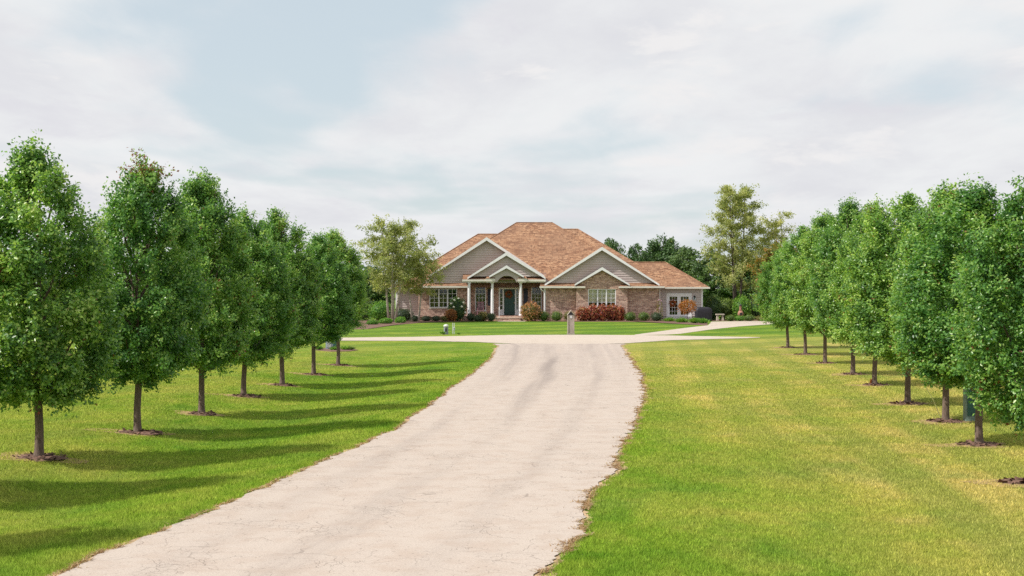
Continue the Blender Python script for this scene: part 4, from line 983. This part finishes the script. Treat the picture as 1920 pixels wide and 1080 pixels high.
def wood_tree(xp, top, Y, rpx, label, v, group='woodland trees behind the house'):
    X = px(xp, Y); H = pz(top, Y); R = rpx * Y / F_PX
    t = thing('woodland_tree', label, 'tree', (X, Y, 0), group)
    for nm, me in zip(('crown', 'trunk'), WOOD[v]):
        c = share(nm, me, t); c.scale = (R / 3.2, R / 3.2, H / 10.0); c.rotation_euler = (0, 0, xp)
for a in [(1146,446,175,38,'small woodland crown directly behind the right gable peak',0), (1192,458,168,36,'woodland tree crown above the left end of the garage ridge',1), (1243,439,172,50,'tallest woodland tree crown behind the garage roof',2),
          (1290,461,165,46,'woodland tree beyond the right hip of the garage roof',0), (1338,470,160,48,'woodland tree half hidden behind the tall birch',1), (1402,478,158,50,'woodland tree showing under the birch crowns at right',2),
          (700,498,160,50,'woodland tree behind the birch left of the house',0), (640,500,165,56,'woodland tree beyond the end of the left pear row',1), (1475,470,160,52,'woodland tree filling the gap behind the right pear row',1)]: wood_tree(*a)
wood = []
r = np.random.default_rng(99); n = 800
X = np.concatenate([r.uniform(-220, -28, n // 2), r.uniform(48, 230, n // 2)]); Y = r.uniform(215, 290, n); Z = r.random(n) * r.uniform(3.5, 7.0, n)
idx = np.repeat(np.arange(n), 55); dirs = unit(r.normal(size=(len(idx), 3))); P = np.stack([X, Y, Z], 1)[idx] + dirs * (r.random(len(idx)) ** .4)[:, None] * 2.0
P[:, 2] = np.abs(P[:, 2]); L = r.uniform(.6, 1.1, len(idx))
o = share('distant_wood', leaf_mesh('distant_wood', P, unit(r.normal(size=P.shape)), unit(dirs + np.array([0, 0, .5])), L, L * .7, np.clip(r.uniform(.1, .8, n)[idx], 0, 1), M['wood_leaf']), None)
tag(o, 'far line of dark woodland along the horizon', 'woodland', kind='stuff')

# ------------------------------------------------------------------ shrubs and flowers
def shrub(name, label, x0, x1, y0, y1, Y, mat, n=900, leaf=.075, group=None, dense=True, flowers=None, spiky=False, cat='shrub', seed=None, spread=1.0, base=None):
    seed = seed if seed is not None else int(x0 * 7 + y0)
    r = np.random.default_rng(seed); cx_, w_ = px((x0 + x1) / 2, Y), (x1 - x0) / 2 * Y / F_PX
    zb_ = 0.02 if base is None else base; h = pz(y0, Y) - zb_
    t = thing(name, label, cat, (cx_, Y, zb_), group)
    ph = r.uniform(0, 6.28, 4); extra = None
    def shell(u, k):
        th = np.arctan2(u[:, 1], u[:, 0]); f = 1 + .07 * np.sin(3 * th + ph[0] + 3 * u[:, 2]) + .06 * np.sin(5 * th + ph[1]) + .05 * np.sin(4 * u[:, 2] * 3 + ph[2])
        return u * np.array([w_, w_ * .9, h * .52]) * (f * k)[:, None] + np.array([0, 0, h * .50])
    if dense:
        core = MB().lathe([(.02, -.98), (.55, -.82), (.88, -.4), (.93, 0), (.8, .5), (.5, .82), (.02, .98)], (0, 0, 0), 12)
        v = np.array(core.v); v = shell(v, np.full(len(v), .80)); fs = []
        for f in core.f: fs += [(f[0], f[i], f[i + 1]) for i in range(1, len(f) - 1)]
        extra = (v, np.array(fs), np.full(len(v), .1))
    if not spiky:
        u = unit(r.normal(size=(n, 3))); P = shell(u, r.uniform(.80, 1.03, n)); D = unit(u * .5 + r.normal(size=(n, 3)) * .7); N = unit(u + r.normal(size=(n, 3)) * .45)
        L = leaf * r.uniform(.7, 1.3, n); W = L * .62; to = np.clip(.5 + .28 * r.normal(size=n) + .1 * u[:, 2], 0, 1)
    else:
        b = r.normal(size=(n, 3)) * np.array([w_ * .35, w_ * .35, 0]); b[:, 2] = r.random(n) * h * .3; P = b
        D = unit(b * np.array([1.4, 1.4, 0]) + np.stack([r.normal(size=n) * .2, r.normal(size=n) * .2, np.full(n, h * .8)], 1)); N = unit(r.normal(size=(n, 3)))
        L = h * r.uniform(.5, .95, n); W = np.full(n, leaf); to = np.clip(r.uniform(.1, 1, n), 0, 1)
    P[:, 2] = np.maximum(P[:, 2], .01)
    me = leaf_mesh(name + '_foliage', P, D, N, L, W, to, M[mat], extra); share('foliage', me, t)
    st = MB()
    for i in range(4): a = i * 1.6 + r.random(); st.tube([(0.03 * i, 0, -.03), (math.cos(a) * w_ * .3, math.sin(a) * w_ * .3, h * .5)], [.025, .012], 6, False)
    obj('stem', st, M['stem'], t, local=True)
    if flowers:
        fm, k, fr = flowers; u = unit(r.normal(size=(k, 3)) + np.array([0, -.5, .4])); C = shell(u, np.full(k, 1.03))
        for c in C: obj('flower_head', MB().lathe([(.01, -fr), (fr * .8, -fr * .5), (fr, 0), (fr * .7, fr * .6), (.01, fr * .85)], tuple(c), 8), M[fm], t, smooth_=True, local=True)
    return t
gb = 'clipped box balls along the front of the house'
yS = 116.0
shrub('box_ball', 'clipped box ball right beside the copper-leaved shrub', 1007, 1030, 584, 601, yS, 'box_leaf', 1100, .06, gb)
shrub('box_ball', 'middle clipped box ball of the trio left of the grey post', 1031.5, 1055, 583.5, 601, yS, 'box_leaf', 1100, .06, gb)
shrub('box_ball', 'yellowish clipped box ball directly behind the grey wooden post', 1056.5, 1079.5, 583.5, 601, yS, 'olive_leaf', 1100, .06, gb)
shrub('box_ball', 'clipped box ball touching the right end of the burgundy hedge', 1169.5, 1193, 585, 602, yS - .3, 'box_leaf', 1100, .06, gb)
shrub('box_ball', 'clipped box ball in the middle, below the plain brick right of the bay', 1196.5, 1218.5, 585.5, 602, yS - .3, 'box_leaf', 1100, .06, gb)
shrub('box_ball', 'clipped dark box ball at the corner next to the pink flowers', 1220, 1242, 585.5, 602, yS - .3, 'dark_leaf', 1100, .06, gb)
gh = 'burgundy shrubs massed under the bay window'
for i, (a, b, t_) in enumerate(((1081, 1105, 577), (1099, 1124, 572), (1118, 1143, 571), (1136, 1160, 573), (1152, 1172, 576))):
    shrub('burgundy_shrub', ['left end burgundy shrub of the hedge under the bay window', 'second burgundy shrub from the left under the bay window', 'middle burgundy shrub below the centre sash of the bay window', 'fourth burgundy shrub from the left under the bay window', 'right end burgundy shrub of the hedge under the bay window'][i],
          a, b, t_, 602, 115.9 + .12 * (i % 2), 'red_leaf', 1000, .13, gh)
shrub('copper_shrub', 'orange and green copper-leaved shrub at the right of the entrance steps', 977, 1015, 568, 601, 115.9, 'copper_leaf', 1500, .13)
shrub('small_shrub', 'dark low shrub left of the entrance steps', 912, 929.5, 587, 602, 115.9, 'dark_leaf', 800, .07)
shrub('small_shrub', 'olive mounded shrub in front of the porch chair', 896, 914.5, 585.5, 600, 116.4, 'olive_leaf', 800, .08)
shrub('small_shrub', 'dark reddish low shrub between the olive mound and the corner column', 887, 903, 591, 602, 115.7, 'dark_leaf', 700, .07)
shrub('small_shrub', 'blue green low shrub at the foot of the corner column', 875, 890.5, 587.5, 602, 116.0, 'dark_leaf', 700, .07)
shrub('hydrangea', 'tall dark green hydrangea with cream flower heads by the left window', 841, 874, 558, 601, 116.6, 'wood_leaf', 1500, .13, None, True, ('flower', 12, .10))
shrub('red_shrub', 'small flame orange shrub under the left window', 834, 857, 580, 602, 115.8, 'orange_leaf', 800, .10)
shrub('small_shrub', 'variegated grey green low shrub left of the orange one', 825, 842, 592.5, 602, 115.7, 'olive_leaf', 600, .06)
gd = 'round dark shrubs under the left window'
shrub('round_shrub', 'round dark clipped shrub under the left sash of the left window', 789.5, 808.5, 592.5, 602.5, 115.6, 'dark_leaf', 800, .06, gd)
shrub('round_shrub', 'round dark clipped shrub under the middle of the left window', 809.5, 826, 592.5, 602, 115.6, 'dark_leaf', 800, .06, gd)
shrub('round_shrub', 'round dark shrub at the brick corner left of the window', 768, 786, 592, 604, 114.6, 'dark_leaf', 800, .06, gd)
shrub('dark_hedge_shrub', 'broad dark green shrub below the small olive tree', 736, 776, 580, 603, 115.8, 'dark_leaf', 1500, .09)
shrub('lime_shrub', 'bright green mounded shrub at the bed edge under the birch stems', 711, 736, 597, 612, 107.5, 'lime_leaf', 1100, .09)
shrub('lime_shrub', 'bright green round shrub right of the birch stems', 741, 761, 595, 608, 109.5, 'lime_leaf', 900, .09)
shrub('lime_shrub', 'bright leafy plant at the left end of the house bed', 688, 709, 601, 613, 105.0, 'lime_leaf', 900, .09)
shrub('understorey_shrub', 'tall light green shrub behind the birch stems by the left pear row', 690, 740, 566, 604, 117.5, 'lime_leaf', 1700, .13)
shrub('understorey_shrub', 'dark green shrub at the end of the left pear row', 660, 705, 560, 604, 119.0, 'wood_leaf', 1700, .14)
shrub('pink_flower_bush', 'slender pink flowering bush at the brick corner before the French doors', 1230, 1243, 563, 600, 116.9, 'olive_leaf', 500, .07, None, False, ('pink_flower', 12, .045))
gpn = 'leafy green perennials before the French doors'
shrub('perennial_clump', 'leafy green clump at the foot of the French doors, left side', 1246, 1265, 594.5, 604, 115.0, 'lime_leaf', 500, .05, gpn, False, None, True)
shrub('perennial_clump', 'green clump under the orange standard tree', 1267, 1290, 595, 607, 111.8, 'lime_leaf', 600, .05, gpn, False, None, True)
shrub('perennial_clump', 'bright green clump next to the grill at the corner of the paving', 1294, 1311, 595, 609, 109.5, 'lime_leaf', 600, .05, gpn, False, None, True)
shrub('perennial_clump', 'darker green clump at the right tip of the bed by the paving', 1309, 1326, 596, 610, 109.0, 'lime_leaf', 600, .05, gpn, False, None, True)
for i, (a, b) in enumerate(((1360, 1378), (1377, 1396), (1395, 1415), (1416, 1440))):
    shrub('border_plant', ['low green border plant right of the stone bench', 'low green border plant below the clay chimenea', 'low green border plant at the foot of the leaning birch stem', 'yellow green border plant at the right end of the court'][i], a, b, 591 + i % 2, 602, 117.0, ['box_leaf', 'lime_leaf', 'box_leaf', 'olive_leaf'][i], 600, .07, 'low border plants along the garage court')
gu = 'tall shrubs behind the garage court'
for i, (a, b, t_) in enumerate(((1322, 1352, 553), (1346, 1380, 561), (1374, 1408, 556), (1402, 1440, 548), (1436, 1476, 556))):
    shrub('tall_shrub', ['tall leafy shrub right behind the covered grill', 'leafy shrub behind the stone bench', 'leafy shrub behind the clay chimenea', 'bright leafy shrub behind the leaning birch stem', 'leafy shrub at the right end of the garage court'][i], a, b, t_, 602, 121.0 + i % 2, ['wood_leaf', 'box_leaf', 'lime_leaf', 'wood_leaf', 'box_leaf'][i], 1500, .14, gu)
# orange standard in front of the French doors
X0, Y0 = px(1288, 113.5), 113.5
t = thing('standard_tree', 'small ball-headed orange tree on a thin stem before the French doors', 'tree', (X0, Y0, 0))
obj('trunk', MB().tube([(0, 0, -.03), (.02, 0, .5), (0, .02, 1.0)], [.04, .03, .025], 8), M['stem'], t, local=True)
r = np.random.default_rng(4); n = 900; u = unit(r.normal(size=(n, 3))); P = u * np.array([.74, .7, .54]) * (r.uniform(.55, 1.05, n) * (1 + .12 * np.sin(5 * np.arctan2(u[:, 1], u[:, 0]))))[:, None] + np.array([0, 0, 1.27])
share('crown', leaf_mesh('standard_crown', P, unit(u + r.normal(size=(n, 3)) * .5), unit(u + r.normal(size=(n, 3)) * .5), r.uniform(.11, .2, n), r.uniform(.06, .09, n), np.clip(.5 + .25 * r.normal(size=n), 0, 1), M['orange_leaf']), t)

# wreaths on the doors: rings of small leaves
def wreath(x, z, y, R, label, seed):
    r = np.random.default_rng(seed); t = thing('door_wreath', label, 'wreath', (x, y, z)); n = 420
    a = r.uniform(0, 6.28, n); q = R * (.66 + .30 * r.normal(size=n) * .6); P = np.stack([np.cos(a) * q, r.uniform(-.09, -.015, n), np.sin(a) * q], 1)
    D = unit(np.stack([np.cos(a + 1), -.3 + 0 * a, np.sin(a + 1)], 1) + r.normal(size=(n, 3)) * .4); N = unit(np.stack([0 * a, -1 + 0 * a, .3 + 0 * a], 1) + r.normal(size=(n, 3)) * .3)
    share('leaves', leaf_mesh('wreath_leaves', P, D, N, r.uniform(.07, .13, n), r.uniform(.03, .05, n), np.clip(r.normal(size=n) * .2 + .4, 0, 1), M['orange_leaf']), t)
    pts = [(math.cos(k * math.pi / 12) * R * .66, -.04, math.sin(k * math.pi / 12) * R * .66) for k in range(25)]; obj('ring', MB().tube(pts, [.025] * 25, 6, False), M['wreath_red'], t, local=True)
wreath(px(954, yD), pz(552, yD), yE - .005, .33, 'red orange wreath on the dark green front door', 1)
wreath(px(1261, yW), pz(569, yW), yW - .025, .26, 'orange wreath hanging on the left French door', 2)

# ------------------------------------------------------------------ smaller things
# porch rocking chair
cx0, cy0 = px(901, 118.5), 118.5
t = thing('porch_chair', 'plum coloured wooden rocking chair on the porch before the arched window', 'chair', (cx0, cy0, .442))
for s in (-1, 1):
    obj('rocker', MB().tube([(s * .27, -.42, .07), (s * .27, -.15, .025), (s * .27, .15, .025), (s * .27, .45, .09)], [.024] * 4, 6), M['chair'], t, local=True)
    obj('leg', MB().tube([(s * .27, -.22, .04), (s * .27, -.22, .62)], [.024, .022], 8), M['chair'], t, local=True)
    obj('leg', MB().tube([(s * .27, .22, .04), (s * .25, .30, .62), (s * .25, .40, 1.12)], [.024, .024, .02], 8), M['chair'], t, local=True)
    obj('armrest', MB().box(s * .27 - .05, s * .27 + .05, -.27, .32, .62, .65), M['chair'], t, local=True)
obj('seat', MB().box(-.25, .25, -.25, .26, .40, .44), M['chair'], t, local=True)
for k in range(5): x = -.2 + k * .1; obj('back_slat', MB().hexa([(x - .03, .26, .44), (x + .03, .26, .44), (x + .03, .28, .44), (x - .03, .28, .44)], [(x - .03, .38, 1.08), (x + .03, .38, 1.08), (x + .03, .40, 1.08), (x - .03, .40, 1.08)]), M['chair'], t, local=True)
obj('head_rail', MB().box(-.28, .28, .37, .41, 1.08, 1.18), M['chair'], t, local=True)

# grey wooden post with a little gabled cap
X0, Y0 = gp(1070.3, 627.4)
t = thing('wooden_post', 'weathered grey wooden post with small dark gabled cap at the drive edge', 'post', (X0, Y0, 0))
hw = .205
obj('post_shaft', MB().box(-hw + .035, hw - .035, -hw + .035, hw - .035, -.1, 1.18), M['old_wood'], t, local=True)
for s in (-1, 1): obj('face_board', MB().box(s * hw - (.05 if s > 0 else 0), s * hw + (0 if s > 0 else .05), -hw, hw, -.02, 1.15), M['old_wood'], t, local=True)
obj('gable_front', MB().prism([(-.15, 1.18), (.15, 1.18), (0, 1.40)], -hw + .05, hw - .05), M['slate'], t, local=True)
for s in (-1, 1):
    poly = [(s * .215, 1.16), (s * .215, 1.20), (0, 1.48), (0, 1.43)]; poly = poly if s > 0 else poly[::-1]
    obj('cap_roof', MB().prism(poly, -hw - .04, hw + .04), M['old_wood'], t, local=True)
obj('number_plate', MB().box(-.07, .07, -hw + .02, -hw + .034, 1.00, 1.14), M['white'], t, local=True)
obj('post_plinth', MB().box(-hw - .02, hw + .02, -hw - .02, hw + .02, -.05, .10), M['old_wood'], t, local=True)

# valve barrel and pale pipe on the front lawn
X0, Y0 = gp(836.3, 627); t = thing('well_head', 'short dark grey domed barrel standing in the front lawn', 'utility box', (X0, Y0, 0))
obj('barrel', MB().lathe([(.135, -.05), (.14, .04), (.135, .44), (.145, .46)], (0, 0, 0), 18), M['grey_metal'], t, smooth_=False, local=True)
obj('cap', MB().lathe([(.155, .46), (.155, .52), (.12, .58), (.04, .61)], (0, 0, 0), 18), M['pale_plastic'], t, smooth_=True, local=True)
obj('hatch', MB().box(-.05, .05, -.148, -.132, .18, .38), M['iron'], t, local=True)
X0, Y0 = gp(850.2, 626.3); t = thing('meter_post', 'pale slim meter post beside the domed barrel on the lawn', 'utility post', (X0, Y0, 0))
obj('post', MB().box(-.065, -.015, -.03, .03, -.05, .68), M['pale_plastic'], t, local=True); obj('post', MB().box(.03, .07, -.025, .025, -.05, .66), M['pale_plastic'], t, local=True)
obj('meter_box', MB().box(-.012, .10, -.06, .04, .22, .42), M['pale_plastic'], t, local=True); obj('dial', MB().tube([(.045, -.062, .33), (.045, -.08, .33)], [.045, .045], 12), M['grey_metal'], t, local=True)
shrub('weed_tuft', 'grassy weed tuft left of the domed barrel', 826, 834.5, 619, 627.5, gp(830, 627.2)[1], 'lime_leaf', 120, .02, None, False, None, True, 'plant')
shrub('weed_tuft', 'grassy weed tuft right of the pale meter post', 855, 864, 622, 627.5, gp(860, 627)[1], 'lime_leaf', 110, .02, None, False, None, True, 'plant')

# utility pedestals
def pedestal(xp, yp, w_, h, body, lid, label, louv=False):
    X0, Y0 = gp(xp, yp); t = thing('utility_pedestal', label, 'utility box', (X0, Y0, float(zg(X0, Y0))))
    obj('cabinet', MB().box(-w_/2, w_/2, -w_*.42, w_*.42, -.06, h), M[body], t, local=True)
    obj('lid', MB().hexa([(-w_/2-.02, -w_*.46, h), (w_/2+.02, -w_*.46, h), (w_/2+.02, w_*.46, h), (-w_/2-.02, w_*.46, h)], [(-w_/2+.03, -w_*.30, h+.07), (w_/2-.03, -w_*.30, h+.07), (w_/2-.03, w_*.36, h+.07), (-w_/2+.03, w_*.36, h+.07)]), M[lid], t, local=True)
    obj('door_panel', MB().box(-w_/2+.03, w_/2-.03, -w_*.42-.012, -w_*.42-.001, .12, h-.07), M[lid if not louv else body], t, local=True)
    if louv:
        for k in range(4): x = -w_/2 + .07 + k * (w_ - .14) / 3; obj('rib', MB().box(x-.012, x+.012, -w_*.42-.03, -w_*.42-.013, .1, h-.25), M['pale_plastic'], t, local=True)
    obj('latch', MB().box(w_/2-.07, w_/2-.045, -w_*.42-.03, -w_*.42-.013, h*.5, h*.5+.07), M['grey_metal'], t, local=True)
    return t
pedestal(1819, 789.5, .235, .86, 'pedestal', 'pedestal2', 'green utility pedestal half hidden under the right row foliage')
pedestal(617.5, 655.5, .30, .84, 'pedestal3', 'pedestal3', 'blue grey ribbed utility cabinet in the small bed by the left row', True)
pedestal(626.8, 653.5, .26, .90, 'pedestal2', 'pedestal2', 'dark green utility pedestal right behind the blue grey cabinet')
bed('mulch_bed', [(588,656.5),(620,659.5),(655,658.5),(672,656.3),(655,653.5),(620,652),(592,653.5)], .012)
shrub('perennial_clump', 'green leafy clump left of the blue grey cabinet', 591, 603, 647, 657, gp(600, 656.5)[1], 'lime_leaf', 260, .035, None, False, None, True, 'plant')
shrub('perennial_clump', 'green leafy clump in front of the dark green pedestal', 621, 631, 648, 657, gp(620, 657.3)[1], 'lime_leaf', 220, .035, None, False, None, True, 'plant')
shrub('perennial_clump', 'wide green leafy clump at the right end of the cabinet bed', 640, 653, 647, 657, gp(650, 656.6)[1], 'lime_leaf', 260, .035, None, False, None, True, 'plant')
shrub('perennial_clump', 'dark green leafy clump closing the cabinet bed on the right', 651, 664, 648, 657, gp(655, 656.4)[1], 'box_leaf', 260, .035, None, False, None, True, 'plant')

# leaning stake and rusty leaves by the right row
a = gp(1765, 787); d = a[1]
t = thing('garden_stake', 'thin pale bamboo stake leaning left beside a right row trunk', 'stake', (a[0], a[1], 0))
obj('cane', MB().tube([(0.02, 0, -.06), (-.16, .03, .42), (-.37, .06, .78)], [.009, .008, .006], 6), M['stick'], t, local=True)
obj('cane_node', MB().tube([(-.158, .03, .41), (-.168, .032, .435)], [.0115, .0115], 6), M['stick'], t, local=True)
a = gp(1635, 721.5)
t = thing('leaf_clump', 'small clump of rusty orange leaves against a right row trunk', 'leaves', (a[0], a[1], 0.03))
r = np.random.default_rng(8); n = 110; u = unit(r.normal(size=(n, 3))) * (r.random(n) ** .5)[:, None]
share('leaves', leaf_mesh('rusty_leaves', u * np.array([.075, .06, .075]) + np.array([0, 0, .07]), unit(r.normal(size=(n, 3))), unit(r.normal(size=(n, 3))), r.uniform(.03, .06, n), r.uniform(.02, .035, n), r.uniform(.3, .8, n), M['orange_leaf']), t)
obj('sprout', MB().tube([(0, 0, -.06), (0, 0, .08)], [.01, .006], 6), M['stem'], t, local=True)

# covered grill, stone bench, chimenea on the court
Yg = 116.6; X0 = px(1319, Yg); t = thing('covered_grill', 'wide black fabric covered grill at the right end of the house', 'grill', (X0, Yg, 0))
prof = [(.98, .04), (1.0, .25), (.98, .62), (.99, .80), (.95, 1.0), (.82, 1.13), (.60, 1.18), (.02, 1.20)]; mb = MB(); k = 28
for q, z in prof:
    for j in range(k):
        a = 2 * math.pi * j / k; ca, sa = math.cos(a), math.sin(a); e = .45; x = math.copysign(abs(ca) ** e, ca) * .72 * q; y = math.copysign(abs(sa) ** e, sa) * .34 * q; f = 1 + .025 * math.sin(a * 9 + z * 3)
        mb.v.append((x * f, y * f, z + .012 * math.sin(a * 5)))
for i in range(len(prof) - 1):
    for j in range(k): mb.f.append((i*k+j, i*k+(j+1)%k, (i+1)*k+(j+1)%k, (i+1)*k+j))
mb.f.append(tuple((len(prof)-1)*k+j for j in range(k))); obj('fabric_cover', mb, M['cover'], t, smooth_=True, local=True)
for s in (-1, 1):
    for q in (-1, 1): obj('caster', MB().lathe([(.035, 0), (.045, .03), (.03, .07)], (s * .55, q * .22, 0), 10), M['iron'], t, local=True)
obj('side_shelf', MB().box(-.76, -.60, -.25, .25, .74, .80).box(.60, .76, -.25, .25, .74, .80), M['cover'], t, local=True)
Yb = 118.2; X0 = px(1350, Yb); t = thing('stone_bench', 'small pale stone bench with two block legs on the court edge', 'bench', (X0, Yb, 0))
obj('seat', MB().box(-.36, .36, -.2, .2, .50, .60), M['stone'], t, local=True)
for s in (-1, 1): obj('leg', MB().hexa([(s*.22-.10, -.15, -.03), (s*.22+.10, -.15, -.03), (s*.22+.10, .15, -.03), (s*.22-.10, .15, -.03)], [(s*.22-.06, -.13, .499), (s*.22+.06, -.13, .499), (s*.22+.06, .13, .499), (s*.22-.06, .13, .499)]), M['stone'], t, local=True)
Yc = 119.0; X0 = px(1388.5, Yc); t = thing('chimenea', 'clay chimenea with tall neck and dark cap behind the border plants', 'chimenea', (X0, Yc, 0))
obj('bowl', MB().lathe([(.12, .36), (.22, .44), (.26, .58), (.22, .74), (.13, .86)], (0, 0, 0), 18), M['clay'], t, smooth_=True, local=True)
obj('neck', MB().lathe([(.13, .86), (.095, .98), (.085, 1.22), (.11, 1.28)], (0, 0, 0), 18), M['clay'], t, smooth_=True, local=True)
obj('cap', MB().lathe([(.13, 1.28), (.14, 1.31), (.05, 1.40), (.02, 1.42)], (0, 0, 0), 14), M['iron'], t, smooth_=True, local=True)
obj('mouth', MB().tube([(0, -.235, .58), (0, -.262, .58)], [.10, .11], 14), M['iron'], t, local=True)
for i in range(3): a = i * 2.09 + .5; obj('leg', MB().tube([(math.cos(a) * .22, math.sin(a) * .22, 0), (math.cos(a) * .14, math.sin(a) * .14, .42)], [.018, .018], 6), M['iron'], t, local=True)

# ------------------------------------------------------------------ grass blades over the near lawn
r = np.random.default_rng(21)
def blades(n, lo_, hi_, h0, h1, wide, near_edge=False):
    u = r.random(n); Y = lo_ * (hi_ / lo_) ** u
    if not near_edge: X = r.uniform(-1, 1, n) * (.40 * Y + .8)
    else:
        side = r.random(n) < .5; off_ = np.abs(r.normal(size=n)) * .16; X = np.where(side, xl(Y) + .03 - off_, xr(Y) - .03 + off_)
    out_ = (X < xl(Y) + np.interp(Y, YY, jl) - .03 - np.abs(r.normal(size=n)) * .07) | (X > xr(Y) + np.interp(Y, YY, jr) + .04 + np.abs(r.normal(size=n)) * .08)
    if near_edge:
        patch = np.sin(Y * 3.1 + 1) + np.sin(Y * 7.3) + np.sin(Y * 1.3 + X); out_ &= patch > -.7
    for tx, ty in TREES: out_ &= ((X - tx) / .46) ** 2 + ((Y - ty) / .40) ** 2 > r.uniform(.75, 1.35, n)
    X, Y = X[out_], Y[out_]; n = len(X); Z = zg(X, Y)
    a = r.uniform(0, 6.28, n); sc_ = np.maximum(1, Y / 16) ** .9; W = wide * sc_ * r.uniform(.7, 1.3, n); H = r.uniform(h0, h1, n) * np.minimum(1, 0.9 + 0 * Y)
    H *= 1 - .55 * smooth(hi_ * .6, hi_, Y)
    dx, dy = np.cos(a) * W / 2, np.sin(a) * W / 2; b = r.uniform(0, 6.28, n); ln = H * r.uniform(.2, .9, n)
    V = np.empty((n, 3, 3)); V[:, 0] = np.stack([X - dx, Y - dy, Z - .004], 1); V[:, 1] = np.stack([X + dx, Y + dy, Z - .004], 1); V[:, 2] = np.stack([X + np.cos(b) * ln, Y + np.sin(b) * ln, Z + H], 1)
    return V, np.repeat(np.clip(r.normal(size=n) * .34 + .45, 0, 1), 3)
V1, R1 = blades(1150000, 12.6, 62.0, .022, .05, .0078); V2, R2 = blades(60000, 12.6, 58.0, .035, .085, .006, True)
V = np.concatenate([V1, V2]).reshape(-1, 3); R_ = np.concatenate([R1, R2])
g = share('grass', tri_mesh('grass', V, np.arange(len(V)).reshape(-1, 3), R_, M['blade']), None)
tag(g, 'short mown grass of the lawns on both sides of the drive', 'grass', kind='stuff')
# dead, rusty grass creeping over the edge of the drive
n = 15000; u = r.random(n); Y = 12.6 * (60 / 12.6) ** u; side = r.random(n) < .38
gate = np.where(side, np.sin(Y * 2.3) + np.sin(Y * 5.9 + 2) + .6 * np.sin(Y * 17), np.sin(Y * 1.9 + 4) + np.sin(Y * 4.7) + .8 * np.sin(Y * 13)) + r.normal(size=n) * .35
k = gate > -.1; Y, side, gate = Y[k], side[k], gate[k]; n = len(Y); reach = np.abs(r.normal(size=n)) * (.03 + .04 * np.clip(gate, 0, 2)) * np.where(side, .5, .9)
X = np.where(side, xl(Y) + np.interp(Y, YY, jl) - .07 + reach, xr(Y) + np.interp(Y, YY, jr) + .09 - reach * 1.2)
a = r.uniform(0, 6.28, n); L = r.uniform(.03, .10, n); W = .007 * np.maximum(1, Y / 16); h = r.uniform(.004, .03, n); Z = .017
V = np.empty((n, 3, 3)); V[:, 0] = np.stack([X - np.sin(a) * W, Y + np.cos(a) * W, np.full(n, Z)], 1); V[:, 1] = np.stack([X + np.sin(a) * W, Y - np.cos(a) * W, np.full(n, Z)], 1); V[:, 2] = np.stack([X + np.cos(a) * L, Y + np.sin(a) * L, Z + h], 1)
tag(share('dry_grass', tri_mesh('dry_grass', V.reshape(-1, 3), np.arange(3 * n).reshape(-1, 3), np.repeat(r.random(n), 3), M['dry']), None), 'dead reddish brown grass along the crumbling drive edges', 'grass', kind='stuff')
